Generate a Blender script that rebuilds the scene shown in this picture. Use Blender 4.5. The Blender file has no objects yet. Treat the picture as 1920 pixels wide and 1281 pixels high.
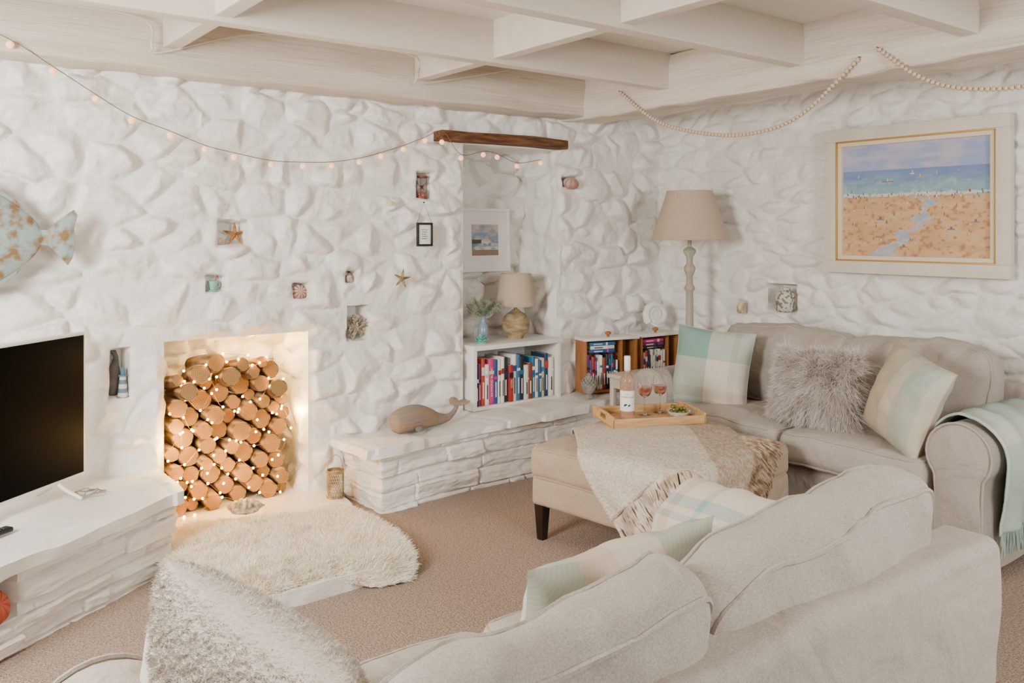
import bpy, math, random
import numpy as np
from mathutils import Vector, Matrix, Euler
random.seed(7)
R=math.radians
scene=bpy.context.scene
COL=scene.collection

# ------------------------------------------------------------------ noise
def _h(ix,iy,iz,s):
    n=(ix*73856093)^(iy*19349663)^(iz*83492791)^(s*26544357)
    n=(n^(n>>13))*1274126177 & 0x7fffffff
    n=(n^(n>>15))*668265263 & 0x7fffffff
    n=n^(n>>14)
    return (n & 0xffff)/32767.5-1.0
def vnoise(P,s=0):
    P=np.asarray(P,float); i=np.floor(P).astype(np.int64); f=P-i; f=f*f*(3-2*f)
    x,y,z=i[:,0],i[:,1],i[:,2]; a,b,c=f[:,0],f[:,1],f[:,2]
    def g(dx,dy,dz): return _h(x+dx,y+dy,z+dz,s)
    x00=g(0,0,0)*(1-a)+g(1,0,0)*a; x10=g(0,1,0)*(1-a)+g(1,1,0)*a
    x01=g(0,0,1)*(1-a)+g(1,0,1)*a; x11=g(0,1,1)*(1-a)+g(1,1,1)*a
    return (x00*(1-b)+x10*b)*(1-c)+(x01*(1-b)+x11*b)*c
def fbm(P,o=4,s=0):
    P=np.asarray(P,float); t=0;a=.5
    for k in range(o): t=t+a*vnoise(P*(2**k)+k*7.3,s+k); a*=.5
    return t
def sst(x): x=np.clip(x,0,1); return x*x*(3-2*x)
def crag(U,V,su,sv,seed):
    """piecewise planar chipped-rock relief"""
    ix=np.floor(U/su).astype(np.int64);iy=np.floor(V/sv).astype(np.int64); H=np.full(len(U),-9.)
    for dx in (-1,0,1):
        for dy in (-1,0,1):
            cx,cy=ix+dx,iy+dy; z=cx*0
            jx=_h(cx,cy,z,seed)*.42+.5; jy=_h(cx,cy,z+1,seed)*.42+.5
            a=U/su-(cx+jx); b=V/sv-(cy+jy); th=_h(cx,cy,z+2,seed)*math.pi
            p=a*np.cos(th)+b*np.sin(th); q=-a*np.sin(th)+b*np.cos(th)
            k1=.5+.5*_h(cx,cy,z+3,seed);k2=.5+.5*_h(cx,cy,z+4,seed)
            val=.55*_h(cx,cy,z+5,seed)-np.maximum(np.maximum(p*(.4+k1),-p*(1.5-k1)),np.maximum(q*(.4+k2),-q*(1.5-k2)))
            H=np.maximum(H,val)
    return H

# ------------------------------------------------------------------ mesh builder
class MB:
    def __init__(s): s.V=[];s.F=[];s.I=[];s.n=0;s.C=[];s.S=[]
    def add(s,v,f,mi=0,M=None,col=None,st=None):
        v=np.asarray(v,float).reshape(-1,3)
        if M is not None:
            m=np.array(M); v=v@m[:3,:3].T+m[:3,3]
        s.V.append(v); 
        f=[tuple(int(q)+s.n for q in t) for t in (f.tolist() if hasattr(f,'tolist') else f)]
        s.F+=f; s.I+= ([mi]*len(f) if np.isscalar(mi) else list(mi))
        s.C.append(np.ones((len(v),4)) if col is None else np.hstack([col,np.ones((len(v),1))]))
        s.S.append(np.zeros((len(v),3)) if st is None else st)
        s.n+=len(v); return s
def mk(name,mb,mats,parent=None,M=None,label=None,cat=None,kind=None,group=None,flat=False,ang=50):
    me=bpy.data.meshes.new(name); V=np.vstack(mb.V)
    me.from_pydata(V.tolist(),[],mb.F)
    if not isinstance(mats,(list,tuple)): mats=[mats]
    for m in mats: me.materials.append(m)
    me.polygons.foreach_set('material_index',mb.I)
    me.polygons.foreach_set('use_smooth',[not flat]*len(mb.F))
    a=me.color_attributes.new('Col','FLOAT_COLOR','POINT'); a.data.foreach_set('color',np.vstack(mb.C).ravel())
    a=me.attributes.new('st','FLOAT_VECTOR','POINT'); a.data.foreach_set('vector',np.vstack(mb.S).ravel())
    me.update()
    if not flat:
        try: me.set_sharp_from_angle(angle=R(ang))
        except Exception: pass
    ob=bpy.data.objects.new(name,me); COL.objects.link(ob)
    if parent: ob.parent=parent
    if M is not None: ob.matrix_local=M if parent else M
    props(ob,label,cat,kind,group)
    return ob
def props(ob,label=None,cat=None,kind=None,group=None):
    if label: ob['label']=label
    if cat: ob['category']=cat
    if kind: ob['kind']=kind
    if group: ob['group']=group
def thing(name,label,cat,loc=(0,0,0),rz=0,group=None):
    e=bpy.data.objects.new(name,None); e.empty_display_size=.05; COL.objects.link(e)
    e.location=loc; e.rotation_euler=(0,0,R(rz)); props(e,label,cat,None,group); return e
def T(x=0,y=0,z=0,rx=0,ry=0,rz=0,s=1):
    return Matrix.Translation((x,y,z))@Euler((R(rx),R(ry),R(rz))).to_matrix().to_4x4()@Matrix.Scale(s,4)
def copytree(ob,loc=None,rot=None,group=None,label=None):
    n=ob.copy(); COL.objects.link(n)
    if loc is not None: n.location=loc
    if rot is not None: n.rotation_euler=rot
    if label: n['label']=label
    for c in ob.children:
        k=c.copy(); COL.objects.link(k); k.parent=n; k.matrix_parent_inverse=c.matrix_parent_inverse.copy()
        for g in c.children:
            q=g.copy(); COL.objects.link(q); q.parent=k
    return n

# ------------------------------------------------------------------ shape helpers
def gridf(nu,nv,closeu=False):
    f=[]
    for i in range(nu-(0 if closeu else 1)):
        i2=(i+1)%nu
        for j in range(nv-1): f.append((i*nv+j,i2*nv+j,i2*nv+j+1,i*nv+j+1))
    return f
def surf(fn,nu,nv,u0=0,u1=1,v0=0,v1=1):
    u,v=np.meshgrid(np.linspace(u0,u1,nu),np.linspace(v0,v1,nv),indexing='ij')
    return fn(u.ravel(),v.ravel()),gridf(nu,nv),np.stack([u.ravel(),v.ravel(),u.ravel()*0],1)
def rbox(hx,hy,hz,r=.01,n=(2,2,2),k=3,fn=None):
    r=min(r,hx*.999,hy*.999,hz*.999)
    def ts(h,m):
        a=np.linspace(-h,-h+r,k+1); b=np.linspace(-h+r,h-r,m+1)
        return np.unique(np.round(np.concatenate([a,b,-a]),7))
    X,Y,Z=ts(hx,n[0]),ts(hy,n[1]),ts(hz,n[2]); V=[];F=[];o=0
    def face(A,B,fx,flip):
        nonlocal o
        a,b=np.meshgrid(A,B,indexing='ij'); p=fx(a.ravel(),b.ravel()); V.append(p)
        for q in gridf(len(A),len(B)):
            q=tuple(t+o for t in q); F.append(q[::-1] if flip else q)
        o+=len(p)
    st=lambda *a: np.stack(a,1)
    face(X,Y,lambda a,b:st(a,b,a*0+hz),False); face(X,Y,lambda a,b:st(a,b,a*0-hz),True)
    face(Y,Z,lambda a,b:st(a*0+hx,a,b),False); face(Y,Z,lambda a,b:st(a*0-hx,a,b),True)
    face(X,Z,lambda a,b:st(a,a*0+hy,b),True); face(X,Z,lambda a,b:st(a,a*0-hy,b),False)
    V=np.vstack(V); U,inv=np.unique(np.round(V,5),axis=0,return_inverse=True); inv=inv.ravel()
    F=[tuple(int(inv[i]) for i in q) for q in F]
    h=np.array([hx,hy,hz]); inn=np.clip(U,-(h-r),h-r); d=U-inn; L=np.linalg.norm(d,axis=1,keepdims=True)+1e-9
    P=inn+d/L*r
    if fn: P=fn(P)
    return P,F
def box(x0,x1,y0,y1,z0,z1,r=.004,n=(1,1,1),k=2,fn=None):
    P,F=rbox((x1-x0)/2,(y1-y0)/2,(z1-z0)/2,r,n,k)
    P=P+np.array([(x0+x1)/2,(y0+y1)/2,(z0+z1)/2])
    if fn: P=fn(P)
    return P,F
def lathe(prof,seg=28,fn=None):
    prof=np.array(prof,float); a=np.linspace(0,2*math.pi,seg,endpoint=False)
    A,I=np.meshgrid(a,np.arange(len(prof)),indexing='ij')
    r=prof[I,0];z=prof[I,1]; P=np.stack([r*np.cos(A),r*np.sin(A),z],2).reshape(-1,3)
    F=gridf(seg,len(prof),True)
    if fn: P=fn(P)
    return P,F
def tube(path,r=.005,seg=6,closed=False,cap=True):
    path=np.asarray(path,float); n=len(path)
    if closed: tg=np.roll(path,-1,0)-np.roll(path,1,0)
    else: tg=np.gradient(path,axis=0)
    tg/= (np.linalg.norm(tg,axis=1,keepdims=True)+1e-9)
    rr=np.ones(n)*r; V=[]; up=np.array([0,0,1.]) if abs(tg[0][2])<.9 else np.array([1.,0,0])
    for i in range(n):
        s=np.cross(tg[i],up); s/=np.linalg.norm(s)+1e-9; up=np.cross(s,tg[i])
        for k in range(seg):
            a=2*math.pi*k/seg; V.append(path[i]+rr[i]*(s*math.cos(a)+up*math.sin(a)))
    F=[]
    for i in range(n if closed else n-1):
        j=(i+1)%n
        for k in range(seg):
            k2=(k+1)%seg; F.append((i*seg+k,i*seg+k2,j*seg+k2,j*seg+k))
    if cap and not closed:
        F.append(tuple(range(seg))); F.append(tuple((n-1)*seg+k for k in range(seg-1,-1,-1)))
    return np.array(V),F
def loft(cs,ws,hs,seg=20,up0=(0,0,1)):
    cs=np.asarray(cs,float); tg=np.gradient(cs,axis=0); tg/=np.linalg.norm(tg,axis=1,keepdims=True)+1e-9
    V=[];n=len(cs)
    for i in range(n):
        s=np.cross(tg[i],up0); s/=np.linalg.norm(s)+1e-9; u=np.cross(s,tg[i])
        for k in range(seg):
            a=2*math.pi*k/seg; V.append(cs[i]+s*ws[i]*math.cos(a)+u*hs[i]*math.sin(a))
    F=[(i*seg+k,i*seg+(k+1)%seg,(i+1)*seg+(k+1)%seg,(i+1)*seg+k) for i in range(n-1) for k in range(seg)]
    F.append(tuple(range(seg))); F.append(tuple((n-1)*seg+k for k in range(seg-1,-1,-1)))
    return np.array(V),F
def sphere(r=1,seg=14,rings=8,sc=(1,1,1)):
    P,F=lathe([(max(1e-4,math.sin(t))*r,-math.cos(t)*r) for t in np.linspace(0,math.pi,rings)],seg)
    return P*np.array(sc),F
def catmull(pts,n=8):
    p=[Vector(q) for q in pts]; p=[p[0]*2-p[1]]+p+[p[-1]*2-p[-2]]; o=[]
    for i in range(1,len(p)-2):
        for k in range(n):
            t=k/n; a,b,c,d=p[i-1],p[i],p[i+1],p[i+2]
            o.append(.5*((2*b)+(c-a)*t+(2*a-5*b+4*c-d)*t*t+(3*b-a-3*c+d)*t**3))
    o.append(p[-2]); return np.array([tuple(q) for q in o])
def prism(out,y0,y1,bev=.02,ny=2,fn=None):
    out=np.array(out,float); c=out.mean(0); L=[]
    def ring(y,s): 
        d=out-c; l=np.linalg.norm(d,axis=1,keepdims=True); q=c+d*(1-s/l); return np.stack([q[:,0],q[:,0]*0+y,q[:,1]],1)
    ys=[(y0,bev),(y0+bev*.3,bev*.3),(y0+bev,0)]+[(y,0) for y in np.linspace(y0+bev,y1-bev,ny+2)[1:-1]]+[(y1-bev,0),(y1-bev*.3,bev*.3),(y1,bev)]
    V=np.vstack([ring(*q) for q in ys]); n=len(out); F=[]
    for i in range(len(ys)-1):
        for k in range(n): F.append((i*n+k,i*n+(k+1)%n,(i+1)*n+(k+1)%n,(i+1)*n+k))
    F.append(tuple(range(n))[::-1]); F.append(tuple((len(ys)-1)*n+k for k in range(n)))
    if fn: V=fn(V)
    return V,F
def plate(out,t): return prism(out,-t/2,t/2,min(.003,t/3),0)
def strands(P,D,L,w,curl=.3,seed=0,seg=4,droop=0.):
    rs=np.random.RandomState(seed); N=len(P); L=L*(.7+.6*rs.rand(N,1)); 
    s=np.cross(D,rs.randn(N,3)); s/=np.linalg.norm(s,axis=1,keepdims=True)+1e-9
    b=rs.randn(N,3)*curl; V=np.zeros((N,seg,2,3))
    for k in range(seg):
        t=k/(seg-1); c=P+L*(D*t+b*t*t*.6)+np.array([0,0,-1.])*L*droop*t*t
        ww=w*(1-t*.85)
        V[:,k,0]=c+s*ww; V[:,k,1]=c-s*ww
    V=V.reshape(-1,3); base=(np.arange(N)*seg*2)[:,None]
    F=[]
    for k in range(seg-1): F.append(base+np.array([[2*k,2*k+1,2*k+3,2*k+2]]))
    return V,np.vstack(F)
def text_mesh(body,size):
    cu=bpy.data.curves.new('tmp','FONT'); cu.body=body; cu.size=size; cu.align_x='CENTER'; cu.align_y='CENTER'
    ob=bpy.data.objects.new('tmp',cu); COL.objects.link(ob); bpy.context.view_layer.update()
    me=ob.to_mesh(); V=np.array([tuple(v.co) for v in me.vertices]); F=[tuple(p.vertices) for p in me.polygons]
    ob.to_mesh_clear(); bpy.data.objects.remove(ob); return V,F

# ------------------------------------------------------------------ materials
def lin(h):
    h=h.lstrip('#'); o=[]
    for i in (0,2,4):
        c=int(h[i:i+2],16)/255; o.append(c/12.92 if c<=.04045 else ((c+.055)/1.055)**2.4)
    return tuple(o)+(1,)
MC={}
def mat(name,c1,c2=None,rough=.6,ns=20,metal=0,bump=0,bs=60,bd=.002,coord='Object',stretch=(1,1,1),trans=0,emit=None,es=0,sheen=0,vcol=False,spec=.5,det=4,alpha=1,contrast=None,ior=1.45,bdet=4):
    if name in MC: return MC[name]
    m=bpy.data.materials.new(name); m.use_nodes=True; nt=m.node_tree; b=nt.nodes['Principled BSDF']; N=nt.nodes.new; L=nt.links.new
    tc=N('ShaderNodeTexCoord'); mp=N('ShaderNodeMapping'); mp.inputs['Scale'].default_value=stretch; L(tc.outputs[coord],mp.inputs[0])
    c1=lin(c1) if isinstance(c1,str) else c1
    b.inputs['Base Color'].default_value=c1; b.inputs['Roughness'].default_value=rough; b.inputs['Metallic'].default_value=metal
    b.inputs['Specular IOR Level'].default_value=spec; b.inputs['IOR'].default_value=ior
    if vcol:
        a=N('ShaderNodeAttribute'); a.attribute_name='Col'; L(a.outputs['Color'],b.inputs['Base Color'])
    if c2 is not None:
        c2=lin(c2) if isinstance(c2,str) else c2
        no=N('ShaderNodeTexNoise'); no.inputs['Scale'].default_value=ns; no.inputs['Detail'].default_value=det; L(mp.outputs[0],no.inputs[0])
        mx=N('ShaderNodeValToRGB'); lo,hi=contrast or (.35,.65); mx.color_ramp.elements[0].position=lo; mx.color_ramp.elements[1].position=hi
        mx.color_ramp.elements[0].color=c1; mx.color_ramp.elements[1].color=c2; L(no.outputs['Fac'],mx.inputs[0]); L(mx.outputs[0],b.inputs['Base Color'])
    if bump:
        n2=N('ShaderNodeTexNoise'); n2.inputs['Scale'].default_value=bs; n2.inputs['Detail'].default_value=bdet; L(mp.outputs[0],n2.inputs[0])
        bp=N('ShaderNodeBump'); bp.inputs['Strength'].default_value=bump; bp.inputs['Distance'].default_value=bd; L(n2.outputs['Fac'],bp.inputs['Height']); L(bp.outputs[0],b.inputs['Normal'])
    if trans: b.inputs['Transmission Weight'].default_value=trans
    if emit: b.inputs['Emission Color'].default_value=lin(emit); b.inputs['Emission Strength'].default_value=es
    if sheen: b.inputs['Sheen Weight'].default_value=sheen
    MC[name]=m; return m
def weave_mat(name,c1,c2,sc=260,rough=.9,bump=.35):
    m=mat(name,c1,c2,rough=rough,ns=sc,bump=0,sheen=.1,spec=.2)
    nt=m.node_tree; N=nt.nodes.new; L=nt.links.new; b=nt.nodes['Principled BSDF']; tc=N('ShaderNodeTexCoord')
    hs=[]
    for s in ((.25,1,.25),(1,.25,1)):
        mp=N('ShaderNodeMapping'); mp.inputs['Scale'].default_value=s; no=N('ShaderNodeTexNoise'); no.inputs['Scale'].default_value=sc*1.6; no.inputs['Detail'].default_value=2
        L(tc.outputs['Object'],mp.inputs[0]); L(mp.outputs[0],no.inputs[0]); hs.append(no)
    ad=N('ShaderNodeMath'); L(hs[0].outputs['Fac'],ad.inputs[0]); L(hs[1].outputs['Fac'],ad.inputs[1])
    w=N('ShaderNodeTexNoise'); w.inputs['Scale'].default_value=5; w.inputs['Detail'].default_value=3; w.inputs['Roughness'].default_value=.45; w.inputs['Distortion'].default_value=.5; L(tc.outputs['Object'],w.inputs[0])
    b1=N('ShaderNodeBump'); b1.inputs['Strength'].default_value=.8; b1.inputs['Distance'].default_value=.045; L(w.outputs['Fac'],b1.inputs['Height'])
    b2=N('ShaderNodeBump'); b2.inputs['Strength'].default_value=bump; b2.inputs['Distance'].default_value=.002; L(ad.outputs[0],b2.inputs['Height']); L(b1.outputs[0],b2.inputs['Normal']); L(b2.outputs[0],b.inputs['Normal'])
    return m
def plaid_mat(name,rx,ry,sx,sy,twill=200,mixf=.5):
    m=bpy.data.materials.new(name); m.use_nodes=True; nt=m.node_tree; b=nt.nodes['Principled BSDF']; N=nt.nodes.new; L=nt.links.new
    at=N('ShaderNodeAttribute'); at.attribute_name='st'; sp=N('ShaderNodeSeparateXYZ'); L(at.outputs['Vector'],sp.inputs[0]); outs=[]
    for i,(rp,s) in enumerate(((rx,sx),(ry,sy))):
        mu=N('ShaderNodeMath'); mu.operation='MULTIPLY'; mu.inputs[1].default_value=s; L(sp.outputs[i],mu.inputs[0])
        fr=N('ShaderNodeMath'); fr.operation='FRACT'; L(mu.outputs[0],fr.inputs[0])
        cr=N('ShaderNodeValToRGB'); cr.color_ramp.interpolation='CONSTANT'; e=cr.color_ramp.elements
        while len(e)<len(rp): e.new(.5)
        for k,(p,c) in enumerate(rp): e[k].position=p
        for k,(p,c) in enumerate(rp): e[k].color=lin(c)
        L(fr.outputs[0],cr.inputs[0]); outs.append(cr)
    wv=N('ShaderNodeMath'); wv.operation='ADD'; L(sp.outputs[0],wv.inputs[0]); L(sp.outputs[1],wv.inputs[1])
    w2=N('ShaderNodeMath'); w2.operation='MULTIPLY'; w2.inputs[1].default_value=twill; L(wv.outputs[0],w2.inputs[0])
    w3=N('ShaderNodeMath'); w3.operation='FRACT'; L(w2.outputs[0],w3.inputs[0])
    w4=N('ShaderNodeMath'); w4.operation='MULTIPLY_ADD'; w4.inputs[1].default_value=.3; w4.inputs[2].default_value=mixf-.15; L(w3.outputs[0],w4.inputs[0])
    mx=N('ShaderNodeMix'); mx.data_type='RGBA'; L(w4.outputs[0],mx.inputs['Factor']); L(outs[0].outputs[0],mx.inputs['A']); L(outs[1].outputs[0],mx.inputs['B'])
    L(mx.outputs['Result'],b.inputs['Base Color']); b.inputs['Roughness'].default_value=.95; b.inputs['Specular IOR Level'].default_value=.15
    bp=N('ShaderNodeBump'); bp.inputs['Strength'].default_value=.6; bp.inputs['Distance'].default_value=.003; L(w3.outputs[0],bp.inputs['Height']); L(bp.outputs[0],b.inputs['Normal'])
    return m

m_wall=mat('painted_stone','#f0ece6','#e8e3da',rough=.45,ns=2.5,bump=.6,bs=34,bd=.008,bdet=6)
m_ledge=mat('painted_slate','#efebe4','#e8e2d9',rough=.4,ns=2.5,bump=.5,bs=30,bd=.006,bdet=6,stretch=(1,1,2.5))
m_beam=mat('painted_timber','#d9cdbd','#c9bba8',rough=.5,ns=3,bump=.9,bs=14,bd=.014,stretch=(.25,4,4),bdet=7)
m_beamy=mat('painted_timber_cross','#e2d8ca','#d3c6b4',rough=.5,ns=3,bump=.9,bs=14,bd=.014,stretch=(4,.25,4),bdet=7)
m_joist=mat('gloss_joist_paint','#dcd2c4','#d3c8b8',rough=.35,ns=3,bump=.1,bs=12,bd=.003,stretch=(.3,3,3))
m_linen=weave_mat('beige_linen','#b9aea2','#a49a8e')
m_linen2=weave_mat('sand_linen','#b9a58f','#a9957f')
m_white=mat('white_paint','#eeeae4','#e8e3db',rough=.4,ns=8)
m_black=mat('tv_screen','#010102',rough=.5,spec=.04)
m_dark=mat('dark_wood','#2a1711','#1d0f0b',rough=.35,ns=10)

# ------------------------------------------------------------------ stone relief
def stone_h(U,V,cw,ch,amp,seed,edge=.24,rough=.003,warp=.05,grad=.42,cr=.40):
    rs=np.random.RandomState(seed); P=np.stack([U,V,U*0+seed],1)
    U2=U+warp*fbm(P*4,3,seed)+.013*fbm(P*17,3,seed+2); V2=V+warp*.7*fbm(P*4+31,3,seed+5)+.011*fbm(P*17+9,3,seed+7)
    sx=[];sy=[]; y=V.min()-ch
    while y<V.max()+ch:
        x=U.min()-cw*(1+rs.rand()); f=.6+.8*rs.rand()
        while x<U.max()+cw:
            sx.append(x+rs.randn()*cw*.12); sy.append(y+rs.randn()*ch*.24); x+=cw*f*(.6+.8*rs.rand())
        y+=ch*(.7+.6*rs.rand())
    sx=np.array(sx);sy=np.array(sy); n=len(sx); wt=rs.rand(n)*.45
    b=.35+.65*rs.rand(n); G=rs.randn(n,4,2)*grad; Cc=amp*(.4+.6*rs.rand(n,4)); eg=edge*(.6+1.0*rs.rand(n)); ck=.25+1.2*rs.rand(n)**1.3
    H=np.zeros(len(U)); MM=np.zeros(len(U))
    for c in range(0,len(U),12000):
        u=U2[c:c+12000];v=V2[c:c+12000]
        D=np.sqrt(((u[:,None]-sx)/cw)**2+((v[:,None]-sy)/ch)**2)-wt
        i1=D.argmin(1); r=np.arange(len(u)); F1=D[r,i1].copy(); D[r,i1]=9e9; F2=D.min(1)
        e=F2-F1; m=np.clip(e/eg[i1]-.22,0,1); m=m**.65
        dx=(u-sx[i1])[:,None]; dy=(v-sy[i1])[:,None]
        fac=np.clip((Cc[i1]+G[i1,:,0]*dx+G[i1,:,1]*dy).min(1),-.25*amp,amp)
        H[c:c+12000]=m*(.50*amp*b[i1]+.70*fac); MM[c:c+12000]=m*ck[i1]
    H+=MM*amp*cr*(.80*crag(U2,V2,.12,.08,seed)+.34*crag(U2,V2,.042,.034,seed+1)+.25)
    H+=amp*.16*fbm(P*13,4,seed+9)*np.clip(MM*1.4,.12,1)+rough*.7*fbm(P*38,2,seed+11)+amp*.2*fbm(P*2.2,2,seed+3)
    return H
def slate_h(U,V,seed,amp=.03):
    rs=np.random.RandomState(seed); P=np.stack([U,V,U*0+seed],1); Vw=V+.024*fbm(P*np.array([2.6,1,1]),3,seed)+.003*fbm(P*30,2,seed+1); Uw=U+.03*fbm(P*9,2,seed+4)
    ys=[-.03]
    while ys[-1]<V.max()+.08: ys.append(ys[-1]+rs.uniform(.024,.095))
    ys=np.array(ys); k=np.clip(np.searchsorted(ys,Vw)-1,0,len(ys)-2); H=np.zeros(len(U))
    for i in range(len(ys)-1):
        m=k==i
        if not m.any(): continue
        xs=[U.min()-.3]
        while xs[-1]<U.max()+.4: xs.append(xs[-1]+rs.uniform(.08,.55))
        xs=np.array(xs); u=Uw[m]; v=Vw[m]; j=np.searchsorted(xs,u)-1; off=rs.rand(len(xs))**1.2; tl=rs.randn(len(xs))*.5
        e=np.minimum(np.minimum(v-ys[i],ys[i+1]-v),np.minimum(u-xs[j],xs[np.clip(j+1,0,len(xs)-1)]-u)); g=np.clip(e/.009,0,1)**.5
        H[m]=g*(.35+.65*off[j])*amp+tl[j]*(v-ys[i])*.25*g
    H+=amp*.30*crag(Uw,Vw,.16,.028,seed+5)+amp*.12*crag(U,V,.04,.02,seed+6)
    return H
def rsd(x,z,r):
    dx=np.maximum(r[0]-x,x-r[1]);dz=np.maximum(r[2]-z,z-r[3])
    return np.where((dx<0)&(dz<0),np.maximum(dx,dz),np.hypot(np.maximum(dx,0),np.maximum(dz,0)))
def stone_panel(mb,O,u,v,n,US,VS,res,cw,ch,amp,seed,taper=None,holes=(),niches=(),**kw):
    O,u,v,n=[np.array(q,float) for q in (O,u,v,n)]
    nu=int(US/res)+1;nv=int(VS/res)+1
    a=np.linspace(0,US,nu);b=np.linspace(0,VS,nv)
    holes=[list(h) for h in holes]
    for h in holes:
        for i,arr in ((0,a),(1,a),(2,b),(3,b)): 
            k=np.abs(arr-h[i]).argmin(); arr[k]=h[i]
    A,B=np.meshgrid(a,b,indexing='ij'); A=A.ravel();B=B.ravel()
    H=stone_h(A,B,cw,ch,amp,seed,**kw)
    if taper: H*=sst(A/taper)
    for h in holes: H*=sst(np.maximum(rsd(A,B,h),0)/.045)
    w=.012*fbm(np.stack([A,B,A*0],1)*14,2,3)
    for q in niches:
        sd=rsd(A,B,q)+w; H*=sst(sd/.03+.3); H-= q[4]*sst(-sd/.014)
    P=O+A[:,None]*u+B[:,None]*v+H[:,None]*n
    F=gridf(nu,nv)
    if holes:
        ca=(a[:-1]+a[1:])/2; cb=(b[:-1]+b[1:])/2; keep=np.ones((nu-1,nv-1),bool)
        for h in holes: keep&=~((ca[:,None]>h[0])&(ca[:,None]<h[1])&(cb[None,:]>h[2])&(cb[None,:]<h[3]))
        F=[f for f,k in zip(F,keep.ravel()) if k]
    mb.add(P,F)
YW=4.38; XR=4.75; ZC=2.52
FP=(1.17,1.93,0.0,.955); BN=(2.955,3.72,.36,2.05)
small=[(1.435,1.60,1.43,1.56,.11),(1.375,1.48,1.19,1.28,.09),(1.84,1.935,1.13,1.225,.08),(2.155,2.222,1.212,1.285,.08),(2.165,2.30,.88,1.08,.13),(2.615,2.72,1.70,1.86,.10),(.92,1.015,.70,.945,.10),(3.765,3.90,1.808,1.875,.06)]
X0=-1.3
mb=MB(); off=lambda q:(q[0]-X0,q[1]-X0)+tuple(q[2:])
stone_panel(mb,(X0,YW,0),(1,0,0),(0,0,1),(0,-1,0),XR-X0,ZC,.0085,.25,.16,.054,11,holes=[off(FP),off(BN)],niches=[off(q) for q in small])
for (x0,x1,z0,z1),dep,cw,ch,sd in ((FP,.44,.26,.2,3),(BN,.39,.30,.24,5)):
    stone_panel(mb,(x0,YW,z0),(0,1,0),(0,0,1),(1,0,0),dep,z1-z0+.02,.012,cw,ch,.03,sd,taper=.05)
    stone_panel(mb,(x1,YW,z0),(0,1,0),(0,0,1),(-1,0,0),dep,z1-z0+.02,.012,cw,ch,.06,sd+1,taper=.05)
    stone_panel(mb,(x0,YW,z1),(0,1,0),(1,0,0),(0,0,-1),dep,x1-x0,.02,cw,ch,.015,sd+2,taper=.05)
    stone_panel(mb,(x0-.03,YW+dep,z0-.02),(1,0,0),(0,0,1),(0,-1,0),x1-x0+.06,z1-z0+.04,.011,.20,.13,.075,sd+3)
mk('wall_back',mb,m_wall,kind='structure',ang=60)
mb=MB()
stone_panel(mb,(XR,YW+.02,0),(0,-1,0),(0,0,1),(-1,0,0),YW+1.3,ZC,.0102,.27,.10,.034,21,edge=.30,warp=.09,grad=.20,cr=.32,niches=[(YW-3.41,YW-3.19,.985,1.16,.14),(YW-3.66,YW-3.57,.94,1.03,.03)])
mk('wall_right',mb,m_wall,kind='structure',ang=60)

# floor
m_carpet=mat('carpet_loop','#c2ac9c','#9d8878',rough=1,ns=110,bump=1,bs=150,bd=.014,spec=.05,det=7,contrast=(.38,.62))
mb=MB(); P,F,_=surf(lambda u,v:np.stack([u,v,u*0],1),30,30,X0,XR+.02,-1.4,YW+.45); mb.add(P,F); mk('floor',mb,m_carpet,kind='structure')
# ceiling
m_ceil=mat('ceiling_boards','#ebe5db','#e6dfd4',rough=.5,ns=2)
nt=m_ceil.node_tree;b=nt.nodes['Principled BSDF'];tc=nt.nodes.new('ShaderNodeTexCoord');wv=nt.nodes.new('ShaderNodeTexWave');wv.bands_direction='X';wv.wave_profile='SAW';wv.inputs['Scale'].default_value=1.6
bp=nt.nodes.new('ShaderNodeBump');bp.inputs['Strength'].default_value=.8;bp.inputs['Distance'].default_value=.02;nt.links.new(tc.outputs['Object'],wv.inputs[0]);nt.links.new(wv.outputs['Fac'],bp.inputs['Height']);nt.links.new(bp.outputs[0],b.inputs['Normal'])
mb=MB(); P,F=box(X0,XR+.1,-1.4,YW+.5,ZC+.03,ZC+.09); mb.add(P,F); mk('ceiling',mb,m_ceil,kind='structure')
# beams
def grain(ax,amp,s):
    def f(P):
        q=P*np.array([.8 if ax==0 else 9,.8 if ax==1 else 9,9.]); o=P.copy(); n1=fbm(q,4,s); n2=fbm(P*2.2,2,s+9)
        o[:,1-ax]+=amp*n1+amp*1.5*n2; o[:,2]+=amp*(fbm(q+17,4,s+1)*.7+1.6*fbm(P*2.4+5,3,s+4)); return o
    return f
def beam(i,x0,x1,y0,y1,z0,z1,ax,amp,m,r=.012,n=None):
    mb=MB(); L=(x1-x0) if ax==0 else (y1-y0); k=max(4,int(L/.03))
    nn=(k,3,14) if ax==0 else (6,k,14)
    P,F=box(x0,x1,y0,y1,z0,z1,r,nn,2,grain(ax,amp,i*13) if amp else None); mb.add(P,F)
    mk('trim_%d'%i,mb,m,kind='structure')
beam(1,X0,3.80,4.138,4.40,2.255,2.56,0,.024,m_beam,.018)
beam(2,3.75,4.05,-1.3,4.40,2.25,2.56,1,.024,m_beamy,.018)
for i,y in enumerate((3.39,2.50,1.65,.80)): beam(3+i,X0,3.77,y,y+.08,2.34,2.56,0,.0,m_joist,.004)
k=7
for x in (-.3,1.1,2.47):
    for y0,y1 in ((3.46,4.15),(2.57,3.40),(1.72,2.51),(.87,1.66)):
        beam(k,x,x+.075,y0,y1,2.362,2.56,1,.0,m_joist,.004); k+=1
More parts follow.
